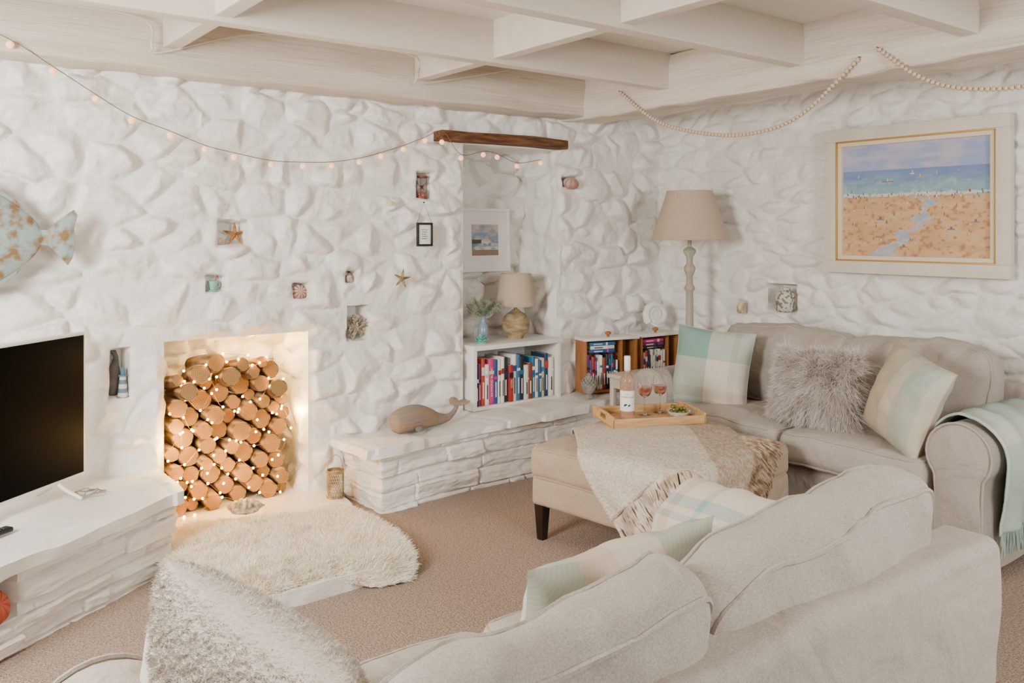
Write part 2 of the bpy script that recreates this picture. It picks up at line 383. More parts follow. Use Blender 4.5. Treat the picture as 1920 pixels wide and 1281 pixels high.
mb=MB(); V,F=tube(catmull([(-.6,4.10,2.50),(.6,4.095,2.49),(1.0,4.09,2.47),(1.04,4.09,2.35),(1.08,4.10,2.33),(1.6,4.10,2.49),(2.4,4.10,2.49),(2.44,4.09,2.36),(2.5,4.10,2.34),(3.1,4.10,2.48)],8),.004,6); mb.add(V,F); mk('trim_43',mb,m_joist,kind='structure')

# ledges
def slab(front,back,zt,th,seed,nu=60,nv=16,amp=.006,over=.0):
    front=np.array(front,float);back=np.array(back,float)
    def interp(p,t):
        x=np.linspace(0,1,len(p)); return np.stack([np.interp(t,x,p[:,i]) for i in range(p.shape[1])],1)
    def f(P):
        u=P[:,0]*.5+.5; v=P[:,1]*.5+.5
        a=interp(front,u);b_=interp(back,u); q=a*(1-v[:,None])+b_*v[:,None]
        z=np.interp(u,np.linspace(0,1,len(zt)),zt)+(P[:,2]-1)*th/2
        o=np.stack([q[:,0],q[:,1],z],1); w=(1-v)[:,None]
        st_=np.floor(u*len(front)*1.6+.3*vnoise(o*3,seed)); jag=_h(st_.astype(np.int64),st_.astype(np.int64)*0,st_.astype(np.int64)*0,seed)
        o[:,1]-=.018*jag*np.minimum(1,(1-v)*4)
        o[:,2]+=.007*jag*(P[:,2]>0)
        o[:,:2]+= .028*np.stack([fbm(o*7,4,seed),fbm(o*7+9,4,seed)],1)*np.minimum(1,w*3)
        o[:,2]+=np.where(P[:,2]>0,amp*2*fbm(np.stack([q[:,0],q[:,1],q[:,0]*0],1)*5,3,seed)+amp*sst(vnoise(np.stack([q[:,0]*3,q[:,1]*2,q[:,0]*0],1),seed)*9),0)
        return o
    return rbox(1,1,1,.012,(nu,nv,3),1,f)
def sweep_panel(mb,poly,zf,res,amp,seed,niches=()):
    poly=np.array(poly,float); seg=np.linalg.norm(np.diff(poly,axis=0),axis=1); S=np.concatenate([[0],np.cumsum(seg)]); L=S[-1]
    nu=int(L/res);nv=int(.36/(res*.62)); a=np.linspace(0,L,nu);b=np.linspace(0,1,nv); A,B=np.meshgrid(a,b,indexing='ij');A=A.ravel();B=B.ravel()
    x=np.interp(A,S,poly[:,0]);y=np.interp(A,S,poly[:,1])
    d=.05; tx=np.interp(A+d,S,poly[:,0])-np.interp(A-d,S,poly[:,0]);ty=np.interp(A+d,S,poly[:,1])-np.interp(A-d,S,poly[:,1])
    l=np.hypot(tx,ty)+1e-9; nx,ny=ty/l,-tx/l
    z=B*zf(x); H=slate_h(A,z,seed,amp)
    for q in niches: sd=rsd(A,z,q); H*=sst(sd/.03+.2); H-=q[4]*sst(-sd/.014)
    mb.add(np.stack([x+nx*H,y+ny*H,z],1),gridf(nu,nv))
mb=MB()
sweep_panel(mb,[(2.17,4.45),(2.19,4.02),(2.7,4.06),(3.3,4.06),(4.7,4.05)],lambda x:np.interp(x,[2.1,4.0],[.305,.36]),.009,.04,31)
P,F=slab([(2.09,3.97),(2.7,4.0),(3.25,3.99),(4.0,3.99),(4.72,3.99)],[(2.06,4.45),(2.7,4.46),(3.25,4.46),(4.0,4.46),(4.72,4.46)],[.345,.365,.385,.41,.41],.045,4,160,20); mb.add(P,F)
P,F=box(2.97,3.71,4.4,4.76,.30,.385); mb.add(P,F)
mk('trim_40',mb,m_ledge,kind='structure',label=None,ang=40)
mb=MB()
sweep_panel(mb,[(-1.25,2.35),(.36,3.45),(1.06,3.92),(1.08,4.45)],lambda x:x*0+.29,.009,.042,33,niches=[(1.86,2.03,.12,.27,.12)])
P,F=slab([(-1.28,2.28),(1.13,3.90)],[(-1.28,4.45),(1.13,4.45)],[.335,.335],.045,8,130,50); mb.add(P,F)
mk('trim_41',mb,m_ledge,kind='structure',ang=40)
mb=MB(); P,F=slab([(1.03,3.24),(1.90,3.24)],[(1.03,4.79),(2.16,4.79)],[.058,.058],.066,15,60,60,amp=.003); mb.add(P,F); mk('trim_42',mb,m_ledge,kind='structure',ang=60)

# lintel
m_old=mat('aged_oak','#8a5c3a','#563620',rough=.75,ns=7,stretch=(1,8,8),bump=1,bs=18,bd=.015,bdet=7)
mb=MB(); P,F=box(2.74,3.735,4.275,4.45,2.056,2.116,.008,(60,5,5),2,grain(0,.007,77)); mb.add(P,F)
mk('lintel',mb,m_old,label='rough brown oak lintel over the wall alcove',cat='beam')

# ------------------------------------------------------------------ sofas
def cushion(hx,hy,hz,r,bx,by,bz,seed,thin=2,wr=.008,n=(14,12,5)):
    def f(P):
        q=P.copy(); x,y,z=P[:,0]/hx,P[:,1]/hy,P[:,2]/hz
        X=1-np.clip(np.abs(x),0,1)**2.2;Y=1-np.clip(np.abs(y),0,1)**2.2;Z=1-np.clip(np.abs(z),0,1)**2.2
        q[:,0]+=x*bx*Y*Z;q[:,1]+=y*by*X*Z;q[:,2]+=z*bz*X*Y
        w=np.stack([fbm(P*4.5,3,seed),fbm(P*4.5+7,3,seed+1),fbm(P*np.array([5,3,5.])+3,3,seed+2)],1)
        q=q+wr*2.2*w
        if thin==1:
            a1=P[:,0]*22+P[:,2]*9+7*fbm(P*3,2,seed+5); fold=np.sin(a1)*np.exp(-((z+.45)/.5)**2)*sst(.5+fbm(P*5,2,seed+8)*1.5)
            q[:,1]+=.012*fold*np.clip(y*1.5,-1,1)
        return q
    mb=MB(); P,F=rbox(hx,hy,hz,r,n,4,f); mb.add(P,F)
    h=[hx,hy,hz]; ax=[i for i in range(3) if i!=thin]; a,b_=h[ax[0]],h[ax[1]]; c=min(.05,a*.3,b_*.3)
    loop=[]
    for (cx,cy,t0) in ((a-c,b_-c,0),(-(a-c),b_-c,90),(-(a-c),-(b_-c),180),(a-c,-(b_-c),270)):
        for t in np.linspace(t0,t0+90,5): loop.append((cx+c*math.cos(R(t)),cy+c*math.sin(R(t))))
    lp=[]
    for i in range(len(loop)):
        p,q=loop[i],loop[(i+1)%len(loop)]; L=math.dist(p,q); m=max(1,int(L/.04))
        for k in range(m): lp.append((p[0]+(q[0]-p[0])*k/m,p[1]+(q[1]-p[1])*k/m))
    lp=np.array(lp)
    for s in (-1,1):
        Q=np.zeros((len(lp),3)); k=r*.29
        Q[:,ax[0]]=lp[:,0]*(1-k/a);Q[:,ax[1]]=lp[:,1]*(1-k/b_);Q[:,thin]=s*(h[thin]-k)
        V,F=tube(f(Q),.0066,6,True); mb.add(V,F)
    return mb
ARM_R=.14; ARM_Z=.53
def arm_outline():
    o=[(.10,.04),(.10,.2),(.10,.36),(.105,.43)]
    for t in np.linspace(-38,218,22): o.append((ARM_R*math.cos(R(t)),ARM_Z+ARM_R*math.sin(R(t))))
    o+=[(-.105,.43),(-.10,.36),(-.10,.2),(-.10,.04)]
    return o
def sofa(label,loc,rz,seed,L=2.10,D=.87,arms=(.14,1.96),bcs=None,bx=.04):
    s=thing('sofa',label,'sofa',loc,rz)
    wr=lambda a,sd:(lambda P:P+a*np.stack([fbm(P*5,3,sd),fbm(P*5+3,3,sd+1),fbm(P*5+8,3,sd+2)],1))
    mb=MB(); P,F=box(bx,L-bx,.0,.15,.03,.750,.035,(40,4,14),4,wr(.022,seed)); mb.add(P,F)
    x0,x1=bx+.02,L-bx-.02
    path=[(x0,.01,.05),(x0,.01,.4),(x0,.012,.695),(x0+.03,.015,.73)]+[(x,.015,.735) for x in np.linspace(x0+.08,x1-.08,30)]+[(x1-.03,.015,.73),(x1,.012,.695),(x1,.01,.4),(x1,.01,.05)]
    V,F=tube(wr(.022,seed)(np.array(path)),.006); mb.add(V,F)
    mk('backrest',mb,m_linen,s)
    mb=MB(); P,F=box(.08,L-.08,.12,D-.04,.03,.30,.03,(30,12,5),3,wr(.014,seed+5)); mb.add(P,F); mk('seat_base',mb,m_linen,s)
    ol=arm_outline()
    for cx in arms:
        mb=MB(); P,F=prism(ol,.04,D,.022,14,wr(.012,seed+int(cx*9))); mb.add(P,F,M=T(cx,0,0))
        V,F=tube(np.array([(x*.985,D-.006,.005+z*.992) for x,z in ol]),.006); mb.add(V,F,M=T(cx,0,0))
        mk('armrest',mb,m_linen,s)
    w=(L-.56)/2
    for i in (0,1):
        cx=.28+w*(i+.5)
        mb=cushion(w/2-.004,.335,.085,.05,.006,.02,.03,seed+20+i,wr=.010); mk('seat_cushion',mb,m_linen,s,M=T(cx,D-.315,.39,rx=1.5))
        a,b_,yc,zc,ry=bcs[i]
        mb=cushion((b_-a)/2,.085,.235,.07,.012,.060,.024,seed+30+i,thin=1,wr=.019,n=(34,6,24)); mk('back_cushion',mb,m_linen,s,M=T((a+b_)/2,yc,zc,rx=13,ry=ry))
    return s
sofaA=sofa('beige linen sofa facing the fireplace with loose cushions',(.20,.93,0),0,3,arms=(.16,1.90),bcs=[(.39,1.07,.205,.61,-6.5),(1.05,1.905,.20,.640,-6.5)],bx=.06)
sofaB=sofa('beige linen sofa standing against the rough stone wall',(4.62,1.60,0),90,60,bcs=[(.245,1.085,.255,.685,1),(1.015,1.855,.255,.685,-1)])

def arm_throw(name,label,parentM,cx,y0,y1,zin,zout,m,mf,seed,side=1,fr=.09,thick=.012,fa=.012):
    Rr=ARM_R+thick; arc=math.pi*Rr; l1=ARM_Z-zin;l2=ARM_Z-zout; Lt=l1+arc+l2
    def f(u,v):
        s=u*Lt; yy=y0+(y1-y0)*v
        P=np.stack([u*9,v*5,u*0],1); fo=fa*fbm(P*1.0,3,seed)+fa*np.sin(v*20+3*fbm(P*.4,2,seed+3))*np.clip((s-l1)/arc,0.2,1)
        rr=Rr+fo+fa
        a=np.clip((s-l1)/Rr,0,math.pi)
        x=-np.cos(a)*rr*side; z=ARM_Z+np.sin(a)*rr
        z=np.where(s<l1,zin+s,z); z=np.where(s>l1+arc,ARM_Z-(s-l1-arc),z)
        x=np.where(s>l1+arc,x-.03*side*sst((s-l1-arc)/.3),x)
        yy=yy+.015*np.sin(u*6+seed)+.02*fbm(P+11,2,seed)
        return np.stack([cx+x,yy,z],1)
    P,F,st=surf(f,70,50); st=st*np.array([Lt,abs(y1-y0),1]); 
    e=thing(name,label,'blanket'); e.matrix_world=parentM
    mb=MB(); mb.add(P,F,st=st); ob=mk('cloth',mb,m,e); so=ob.modifiers.new('s','SOLIDIFY'); so.thickness=.010; so.offset=1
    mb=MB(); rs=np.random.RandomState(seed)
    v=np.linspace(.01,.99,60); E=f(v*0+1,v)
    for p in E:
        q=[p,p+[rs.randn()*.003,rs.randn()*.004,-fr*.4],p+[rs.randn()*.006,rs.randn()*.008,-fr*(.9+.2*rs.rand())]]
        V,Fq=tube(np.array(q),[.003,.0035,.002],5); mb.add(V,Fq)
    mk('fringe',mb,mf,e)
    return e
bpy.context.view_layer.update()
m_mint=plaid_mat('mint_twill',[(0,'#a3b9ae'),(.45,'#b6c8bd'),(.65,'#d4d4c8'),(.8,'#b0c3b9')],[(0,'#a8bdb3'),(.5,'#c6d0c5')],1.6,1.3,80)
m_mintf=mat('mint_yarn','#9fb6ac',rough=.95)
m_pastel=plaid_mat('pastel_check',[(0,'#d0c2ae'),(.34,'#87a8a6'),(.38,'#d2c2ad'),(.42,'#85a3a9'),(.5,'#d5c7b5'),(.8,'#c0a98f')],[(0,'#d0c3b1'),(.3,'#93b0ab'),(.38,'#d5c5b1'),(.62,'#c2a582'),(.72,'#cdbfac')],1.9,3.2,80)
m_cream=mat('cream_yarn','#e0d3bf',rough=.95)
arm_throw('throw_blanket','mint green twill throw draped over the sofa arm',sofaB.matrix_world.copy(),.14,.22,.80,.47,.20,m_mint,m_mintf,5,side=-1,thick=.018)
arm_throw('throw_blanket','cream and pale blue checked throw over the sofa arm',sofaA.matrix_world.copy(),1.90,.34,.895,.44,.28,m_pastel,m_cream,9,side=1,thick=.020,fa=.007)

# pillows
def pillow(w,h,t,seed,n=34,seam=True,pw=.55,lump=None):
    def f(sg):
        def g(u,v):
            cx=1-.07*(1-v*v); cz=1-.07*(1-u*u)
            th=t*np.power(np.clip((1-np.abs(u)**2.6)*(1-np.abs(v)**2.6),0,1),pw)*.5
            P=np.stack([u*w/2*cx,sg*th,v*h/2*cz],1)
            q=np.stack([u*2.2,v*2.2,u*0+seed],1); P[:,1]+=sg*.012*fbm(q*1.6,3,seed+(sg>0))*np.minimum(1,th*30); P[:,1]+=.012*fbm(q,2,seed+7)
            if lump is not None:
                L=np.stack([P[:,0],np.abs(th),P[:,2]],1)*70; k=lump(u,v); em=np.minimum(1,th*40); a=np.abs(vnoise(L,3)); b2=np.abs(vnoise(L*1.9+7,4))
                P[:,1]+=sg*k*em*(.006-.010*a-.005*b2)
            return P
        return g
    mb=MB()
    for sg in (1,-1):
        P,F,st=surf(f(sg),n,n,-1,1,-1,1); st=np.stack([(st[:,0]+1)*w/2,(st[:,1]+1)*h/2,st[:,0]*0],1)
        mb.add(P,F if sg<0 else [q[::-1] for q in F],0 if sg<0 else 1,st=st)
    if seam:
        L=[]
        for u,v in [(a,-1) for a in np.linspace(-1,1,20)]+[(1,a) for a in np.linspace(-1,1,20)[1:]]+[(a,1) for a in np.linspace(1,-1,20)[1:]]+[(-1,a) for a in np.linspace(1,-1,20)[1:-1]]: L.append((u,v))
        L=np.array(L,float); V,F=tube(f(1)(L[:,0],L[:,1]),.003,5,True); mb.add(V,F,st=np.zeros((len(V),3)))
    return mb,f
def place(center,normal,roll=0):
    n=Vector(normal).normalized(); y=-n; z=Vector((0,0,1)); x=y.cross(z).normalized(); z=x.cross(y)
    M=Matrix((x,y,z)).transposed().to_4x4(); return Matrix.Translation(center)@M@Euler((0,R(roll),0)).to_matrix().to_4x4()
m_plaid1=plaid_mat('teal_check',[(0,'#85a69b'),(.42,'#dcd2c3'),(.7,'#cdbcab'),(.78,'#dcd3c5')],[(0,'#dcd3c5'),(.08,'#cab8a7'),(.2,'#d5ccbd'),(.55,'#87a79c')],2.0,1.95,80)
mb,_=pillow(.46,.47,.17,1); mk('cushion',mb,[m_plaid1,m_plaid1],M=place((3.97,3.26,.695),(-.85,-.45,.22),5),label='teal and cream checked wool cushion on the sofa',cat='cushion')
m_plaid2=plaid_mat('mint_cream_stripe',[(0,'#b7a183'),(.4,'#cdbfa8'),(.55,'#a5bdb0'),(.8,'#ccc3b0')],[(0,'#cfc2ae'),(.5,'#bfc4b3')],1.9,1.8,70)
mb,_=pillow(.46,.46,.20,2); mk('cushion',mb,[m_plaid2,m_plaid2],M=place((3.90,2.05,.71),(-.86,.42,.3),14),label='cream and mint striped cushion leaning on the sofa arm',cat='cushion')
m_plaid3=plaid_mat('green_check',[(0,'#93b09f'),(.35,'#d2c4b0'),(.6,'#c8ae96'),(.8,'#98b4a5')],[(0,'#d1c5b1'),(.4,'#9cb7a8'),(.6,'#d6c9b7')],2.1,2.1,80)
mb,_=pillow(.50,.46,.20,3,seam=False); mk('cushion',mb,[m_plaid3,m_plaid3],M=place((1.30,1.35,.630),(.10,1,.38),3),label='pale green and cream checked cushion on the sofa seat',cat='cushion')
m_fur=mat('grey_fur','#bdb2a7','#a19689',rough=.9,ns=30)
m_furs=mat('grey_fur_strands','#f0e7dd','#cfc4b9',rough=.8,ns=12)
def furry(name,label,w,h,t,seed,M,mb_mats,mstr,N,Ls,ww,curl,droop,fronts=(-1,1),keep=None,pw=.55,clump=22,back=.5,fan=.6,n=34,lump=None):
    e=thing(name,label,'cushion'); e.matrix_world=M
    mb,f=pillow(w,h,t,seed,seam=False,pw=pw,n=n,lump=lump); mk('cushion_body',mb,mb_mats,e,ang=180)
    rs=np.random.RandomState(seed); PP=[];DD=[]
    for sg in fronts:
        m=int(N*(1 if sg<0 else back)) if len(fronts)>1 else N
        u=rs.uniform(-1,1,m);v=rs.uniform(-1,1,m)
        if keep is not None: k=keep(u,v,rs.rand(m)); u,v=u[k],v[k]; m=len(u)
        P=f(sg)(u,v); d=np.stack([u*fan,u*0+sg*1.0,v*fan],1)+rs.randn(m,3)*.35
        PP.append(P);DD.append(d)
    P=np.vstack(PP);D=np.vstack(DD);D/=np.linalg.norm(D,axis=1,keepdims=True)
    cl=np.stack([vnoise(P*clump,5),vnoise(P*clump+9,6),vnoise(P*clump+4,7)],1); D=D+cl*.7; D/=np.linalg.norm(D,axis=1,keepdims=True)
    V,F=strands(P,D,Ls,ww,curl,seed,5,droop); mb=MB(); mb.add(V,F); mk('fur',mb,mstr,e,kind='stuff',ang=180)
    return e
furry('cushion','shaggy grey long-pile cushion on the sofa',.44,.35,.16,4,place((3.98,2.57,.69),(-1,-.12,.25),0),[m_fur,m_fur],m_furs,17000,.075,.0015,.35,.35,fan=1.1,clump=30)
m_bcl=mat('boucle_cloth','#cdc2b5','#bfb3a5',rough=.95,ns=120,bump=.4,bs=220,bd=.002); m_bc2=mat('boucle_pile','#dcd3c7','#c3b8ab',rough=.95,ns=60)
yl=Vector((.93,.285,.18)).normalized(); zl=Vector((-.11,-.25,.96)); zl=(zl-yl*zl.dot(yl)).normalized(); xl=yl.cross(zl)
Mf=Matrix.Translation((.585,1.575,.545))@Matrix((xl,yl,zl)).transposed().to_4x4()
furry('cushion','cream cushion with fluffy looped front on the sofa arm',.52,.52,.30,6,Mf,[m_bcl,m_bcl],m_bc2,110000,.0065,.0007,.45,.1,fronts=(-1,1),keep=lambda u,v,r:(v>.30-.55*u+.08*r),pw=.42,clump=55,n=200,lump=lambda u,v:sst((v-(.26-.55*u))*9))

# ------------------------------------------------------------------ ottoman
OT=T(3.10,2.86,0,rz=8)
e=thing('ottoman','beige upholstered square ottoman on dark tapered legs','footstool'); e.matrix_world=OT
hx,hy=.475,.45
wr=lambda a,sd:(lambda P:P+a*np.stack([fbm(P*5,3,sd),fbm(P*5+3,3,sd+1),fbm(P*5+8,3,sd+2)],1))
mb=MB(); P,F=rbox(hx-.01,hy-.01,.075,.025,(16,16,4),3,wr(.008,4)); mb.add(P,F,M=T(z=.245)); 
mk('base',mb,m_linen2,e)
mb=cushion(hx,hy,.08,.045,.008,.008,.04,44,wr=.005,n=(18,18,4)); mk('seat',mb,m_linen2,e,M=T(z=.38))
for sx in (-1,1):
    for sy in (-1,1):
        mb=MB(); P,F=rbox(.03,.03,.1,.004,(1,1,4),2,lambda P:P*np.stack([.62+.38*(P[:,2]+.1)/.2]*2+[P[:,2]*0+1],1)); mb.add(P,F)
        mk('leg',mb,m_dark,e,M=T(sx*(hx-.05),sy*(hy-.05),.098))
def drape(px,py,top,hx,hy,r=.05,off=.012):
    qx=np.clip(px,-(hx-r),hx-r);qy=np.clip(py,-(hy-r),hy-r); dx,dy=px-qx,py-qy; e_=np.hypot(dx,dy)+1e-9; ux,uy=dx/e_,dy/e_
    a=np.clip(e_/r,0,math.pi/2); rr=r+off
    x=qx+ux*rr*np.sin(a); y=qy+uy*rr*np.sin(a); z=top-r+rr*np.cos(a)-np.maximum(0,e_-r*math.pi/2)
    dome=.040*(1-np.clip(np.abs(px)/hx,0,1)**2.2)*(1-np.clip(np.abs(py)/hy,0,1)**2.2)
    return x,y,z+dome,e_,ux,uy
def sheet(s,t,rot,cx,cy,seed):
    a=R(rot); px=cx+s*math.cos(a)-t*math.sin(a);py=cy+s*math.sin(a)+t*math.cos(a)
    x,y,z,e_,ux,uy=drape(px,py,.46,hx+.012,hy+.012)
    q=np.stack([s*7,t*7,s*0],1); hang=sst((e_-.04)/.15)
    fo=.014*fbm(q,3,seed)+.03*hang*(.5+.5*np.sin(t*38+4*fbm(q*.3,2,seed)))
    z=z+np.where(hang<.5,np.abs(fo)*.9,0)+.006
    return np.stack([x+ux*fo*hang,y+uy*fo*hang,z],1)
m_cth=mat('cream_wool','#e2d8c9','#c6b7a3',rough=1,ns=90,bump=1,bs=90,bd=.012,spec=.1,contrast=(.3,.7))
m_bth=mat('brown_wool','#a98f77','#cfbfad',rough=1,ns=60,bump=1,bs=90,bd=.012,spec=.1,contrast=(.3,.7))
m_bfr=mat('brown_fringe','#8a6c52','#bda88f',rough=1,ns=30,contrast=(.4,.6))
m_cfr=mat('cream_fringe','#d8cbb8','#b39d84',rough=1,ns=20,contrast=(.4,.6))
et=thing('throw_blanket','cream and brown fringed wool throw over the ottoman','blanket'); et.matrix_world=OT
for nm,t0,t1,m_,mf_,sd,s1 in (('cloth',-.42,.16,m_cth,m_cfr,3,.575),('cloth',.15,.37,m_bth,m_bfr,4,.555)):
    fn=lambda u,v:sheet(u,v,224,0,0,3)+ (np.array([0,0,.003]) if sd==4 else 0)
    P,F,st=surf(fn,70,50,-.50,s1,t0,t1); mb=MB(); mb.add(P,F,st=st); ob=mk(nm,mb,m_,et); so=ob.modifiers.new('s','SOLIDIFY');so.thickness=.010;so.offset=1
    mb=MB(); rs=np.random.RandomState(sd)
    E=[(s1,t_,1,0) for t_ in np.linspace(t0+.003,t1-.003,int((t1-t0)/.0045))]
    if sd==4: E+=[(s_,t1,0,1) for s_ in np.linspace(.05,s1,110)]
    for s_,t_,ds,dt in E:
        l=.17*(.8+.4*rs.rand()); jt=rs.randn()*.012; q=np.linspace(0,1,6)
        ss=s_+ds*l*q+dt*jt*q; tt=t_+dt*l*q+ds*jt*q
        pts=fn(ss,tt)+np.array([0,0,.006])+np.concatenate([[[0,0,0]],rs.randn(5,3)*.003])
        V,Fq=tube(pts,[.0042,.0046,.0046,.0044,.004,.0024],5); mb.add(V,Fq)
    mk('fringe',mb,mf_,et)

# tray
TZ=.522
m_bam=mat('bamboo','#cfa670','#b98d57',rough=.45,ns=8,stretch=(1,10,10))
tr=thing('serving_tray','light bamboo serving tray on the ottoman','tray',(3.23,3.07,TZ),-25)
a,b_=.25,.165
mb=MB(); P,F=box(-a,a,-b_,b_,0,.01,.002); mb.add(P,F); mk('tray_bottom',mb,m_bam,tr)
for y in (-b_,b_-.012): mb=MB(); P,F=box(-a,a,y,y+.012,.0,.048,.004); mb.add(P,F); mk('tray_side',mb,m_bam,tr)
for x in (-a,a-.012):
    mb=MB(); P,F=box(x,x+.012,-b_,b_,0,.022,.003); mb.add(P,F)
    for y0,y1 in ((-b_,-.055),(.055,b_)): P,F=box(x,x+.012,y0,y1,.02,.06,.003); mb.add(P,F)
    P,F=box(x,x+.012,-.09,.09,.048,.064,.004); mb.add(P,F); mk('tray_handle',mb,m_bam,tr)
m_glass=mat('clear_glass','#ffffff',rough=.02,trans=1,ior=1.45)
m_rose=mat('rose_wine','#ef9f86',rough=.05,trans=.75,ior=1.33)
m_rosebt=mat('rose_bottle_glass','#e9c3ae',rough=.05,trans=.75,ior=1.4)
m_lab=mat('paper_label','#f2efe8',rough=.7); m_ink=mat('ink','#22201e',rough=.7)
bt=thing('wine_bottle','clear bottle of rose wine with white label on the tray','bottle',(3.13,3.12,TZ+.011),-45)
mb=MB(); P,F=lathe([(.001,.004),(.03,.0),(.0375,.006),(.038,.02),(.038,.19),(.034,.212),(.02,.235),(.0145,.25),(.0138,.31),(.0155,.311),(.0155,.32),(.001,.32)],32); mb.add(P,F); mk('bottle_glass',mb,m_rosebt,bt)
mb=MB(); P,F=lathe([(.0148,.25),(.0165,.252),(.0165,.322),(.015,.325),(.0005,.325)],24); mb.add(P,F); mk('capsule',mb,mat('white_foil','#f0ede6',rough=.3),bt)
mb=MB(); 
def arc(u,v): return np.stack([.0387*np.sin(u),-.0387*np.cos(u),v],1)
P,F,_=surf(arc,24,4,-1.25,1.25,.045,.15); mb.add(P,F); mk('bottle_label',mb,m_lab,bt)
mb=MB()
for body,sz,z in (('La Vieille Ferme',.0115,.118),('ROSE',.007,.132)):
    V,Fq=text_mesh(body,sz); V=arc(V[:,0]/.0387,V[:,1]+z)*np.array([1.012,1.012,1]); mb.add(V,Fq)
mk('label_print',mb,m_ink,bt)
for cx,cz,s in ((-.012,.075,1),(.008,.073,.8)):
    mb=MB(); t=np.linspace(0,2*math.pi,14,endpoint=False)
    q=np.stack([cx+.008*s*np.cos(t)+.004*s*np.cos(2*t),cz+.006*s*np.sin(t)+.004*s*(np.cos(t)>.6)],1)
    V=arc(q[:,0]/.0387,q[:,1])*np.array([1.015,1.015,1]); mb.add(V,[tuple(range(14))]); mk('label_drawing',mb,m_ink,bt)
g=thing('wine_glass','stemmed glass of rose wine on the tray','glass',(3.27,3.13,TZ+.011),0,'wine glasses on the tray')
mb=MB(); P,F=lathe([(.0005,.002),(.033,.0),(.034,.002),(.01,.005),(.004,.012),(.0035,.085),(.008,.092),(.028,.108),(.038,.132),(.039,.155),(.032,.20),(.031,.20),(.0375,.155),(.0365,.133),(.027,.110),(.0005,.096)],28); mb.add(P,F); mk('glass_bowl',mb,m_glass,g)
mb=MB(); P,F=lathe([(.0005,.0975),(.026,.111),(.0358,.134),(.0365,.148),(.0005,.148)],24); mb.add(P,F); mk('wine',mb,m_rose,g)
copytree(g,loc=(3.375,3.12,TZ+.011))
bw=thing('snack_bowl','small patterned bowl holding green olives','bowl',(3.37,2.985,TZ+.011))
mb=MB(); P,F=lathe([(.001,.002),(.028,.0),(.045,.012),(.062,.034),(.059,.034),(.042,.015),(.001,.008)],28); mb.add(P,F); mk('bowl_body',mb,mat('glazed_ceramic','#e9e6e0','#8fa9b4',rough=.25,ns=60,contrast=(.55,.6)),bw)
m_ol=mat('olive_skin','#7d7a2a','#5a4a1c',rough=.3,ns=25)
rs=random.Random(3); o0=None
for i in range(20):
    a=rs.random()*6.28;rr=.04*math.sqrt(rs.random()); z=TZ+.011+.022+(.02 if i%3==0 else 0)+.01*(rr/.04)
    if o0 is None:
        mb=MB(); P,F=sphere(.0105,12,8,(1,1,1.25)); mb.add(P,F); o0=mk('olive',mb,m_ol,label='glossy green olive in the small bowl',cat='olive',group='olives in the bowl')
        ob=o0
    else: ob=copytree(o0)
    ob.location=(3.37+rr*math.cos(a),2.985+rr*math.sin(a),z); ob.rotation_euler=(rs.random()*3,rs.random()*3,0)

# ------------------------------------------------------------------ television
u=Vector((-.78,-.626,0)); nrm=Vector((.626,-.78,0))
M=Matrix((-u,-nrm,Vector((0,0,1)))).transposed().to_4x4()
M=Matrix.Translation((.785+u.x*.56,4.20+u.y*.56,.335))@M
tv=thing('television','flat screen television with white frame and black screen','television'); tv.matrix_world=M
mb=MB(); P,F=box(-.56,.56,0,.035,.07,.715,.006); mb.add(P,F); P,F=box(-.4,.4,.03,.07,.12,.5,.015); mb.add(P,F); mk('tv_body',mb,m_white,tv)
mb=MB(); P,F=box(-.546,.546,-.002,.004,.088,.702,.001); mb.add(P,F); mk('screen',mb,m_black,tv)
for sx in (-1,1):
    mb=MB()
    for yy in (-.10,.13):
        V,Fq=tube([(sx*.40,.018,.08),(sx*.41,.018+(yy-.018)*.4,.045),(sx*.42,yy,.012)],[.010,.009,.008],8); mb.add(V,Fq)
    mk('foot',mb,m_white,tv)
mb=MB(); P,F=box(-.022,.022,-.08,.08,0,.018,.006,(2,6,1)); mb.add(P,F)
for i in range(8):
    for j in range(3): P,F=sphere(.0035,8,5); mb.add(P,F,1,M=T(-.012+j*.012,-.06+i*.015,.018))
mk('remote_control',mb,[mat('black_plastic','#15151a',rough=.4),mat('grey_rubber','#444448',rough=.6)],M=T(.37,3.73,.348,rz=-60),label='black remote control lying on the stone ledge',cat='remote')
mb=MB(); pts=[(.74+.05*math.cos(t*2.2)+.01*t,4.13+.035*math.sin(t*2.2)-.006*t,.350+.006*math.sin(t*5)) for t in np.linspace(0,8,60)]
V,F=tube(pts,.003,6); mb.add(V,F); mk('power_cable',mb,mat('grey_cable','#8a867f',rough=.5),label='loose coiled grey cable beside the television',cat='cable')

# ------------------------------------------------------------------ firewood
m_bark=mat('birch_bark','#a88a5a','#4a3524',rough=.85,ns=10,stretch=(1,.5,3),bump=.8,bs=25,bd=.008,contrast=(.4,.6))
m_end=mat('cut_wood','#a98256','#7c5a38',rough=.85,ns=14,bump=.3,bs=50)
nt=m_end.node_tree;bb=nt.nodes['Principled BSDF'];tc=nt.nodes.new('ShaderNodeTexCoord');mp=nt.nodes.new('ShaderNodeMapping');mp.inputs['Scale'].default_value=(1,0,1);wv=nt.nodes.new('ShaderNodeTexWave');wv.wave_type='RINGS';wv.rings_direction='SPHERICAL';wv.inputs['Scale'].default_value=38;wv.inputs['Distortion'].default_value=2.5
cr=nt.nodes.new('ShaderNodeValToRGB');cr.color_ramp.elements[0].color=lin('#ae854c');cr.color_ramp.elements[1].color=lin('#7d5a31')
nt.links.new(tc.outputs['Object'],mp.inputs[0]);nt.links.new(mp.outputs[0],wv.inputs[0]);nt.links.new(wv.outputs['Fac'],cr.inputs[0]);nt.links.new(cr.outputs[0],bb.inputs['Base Color'])
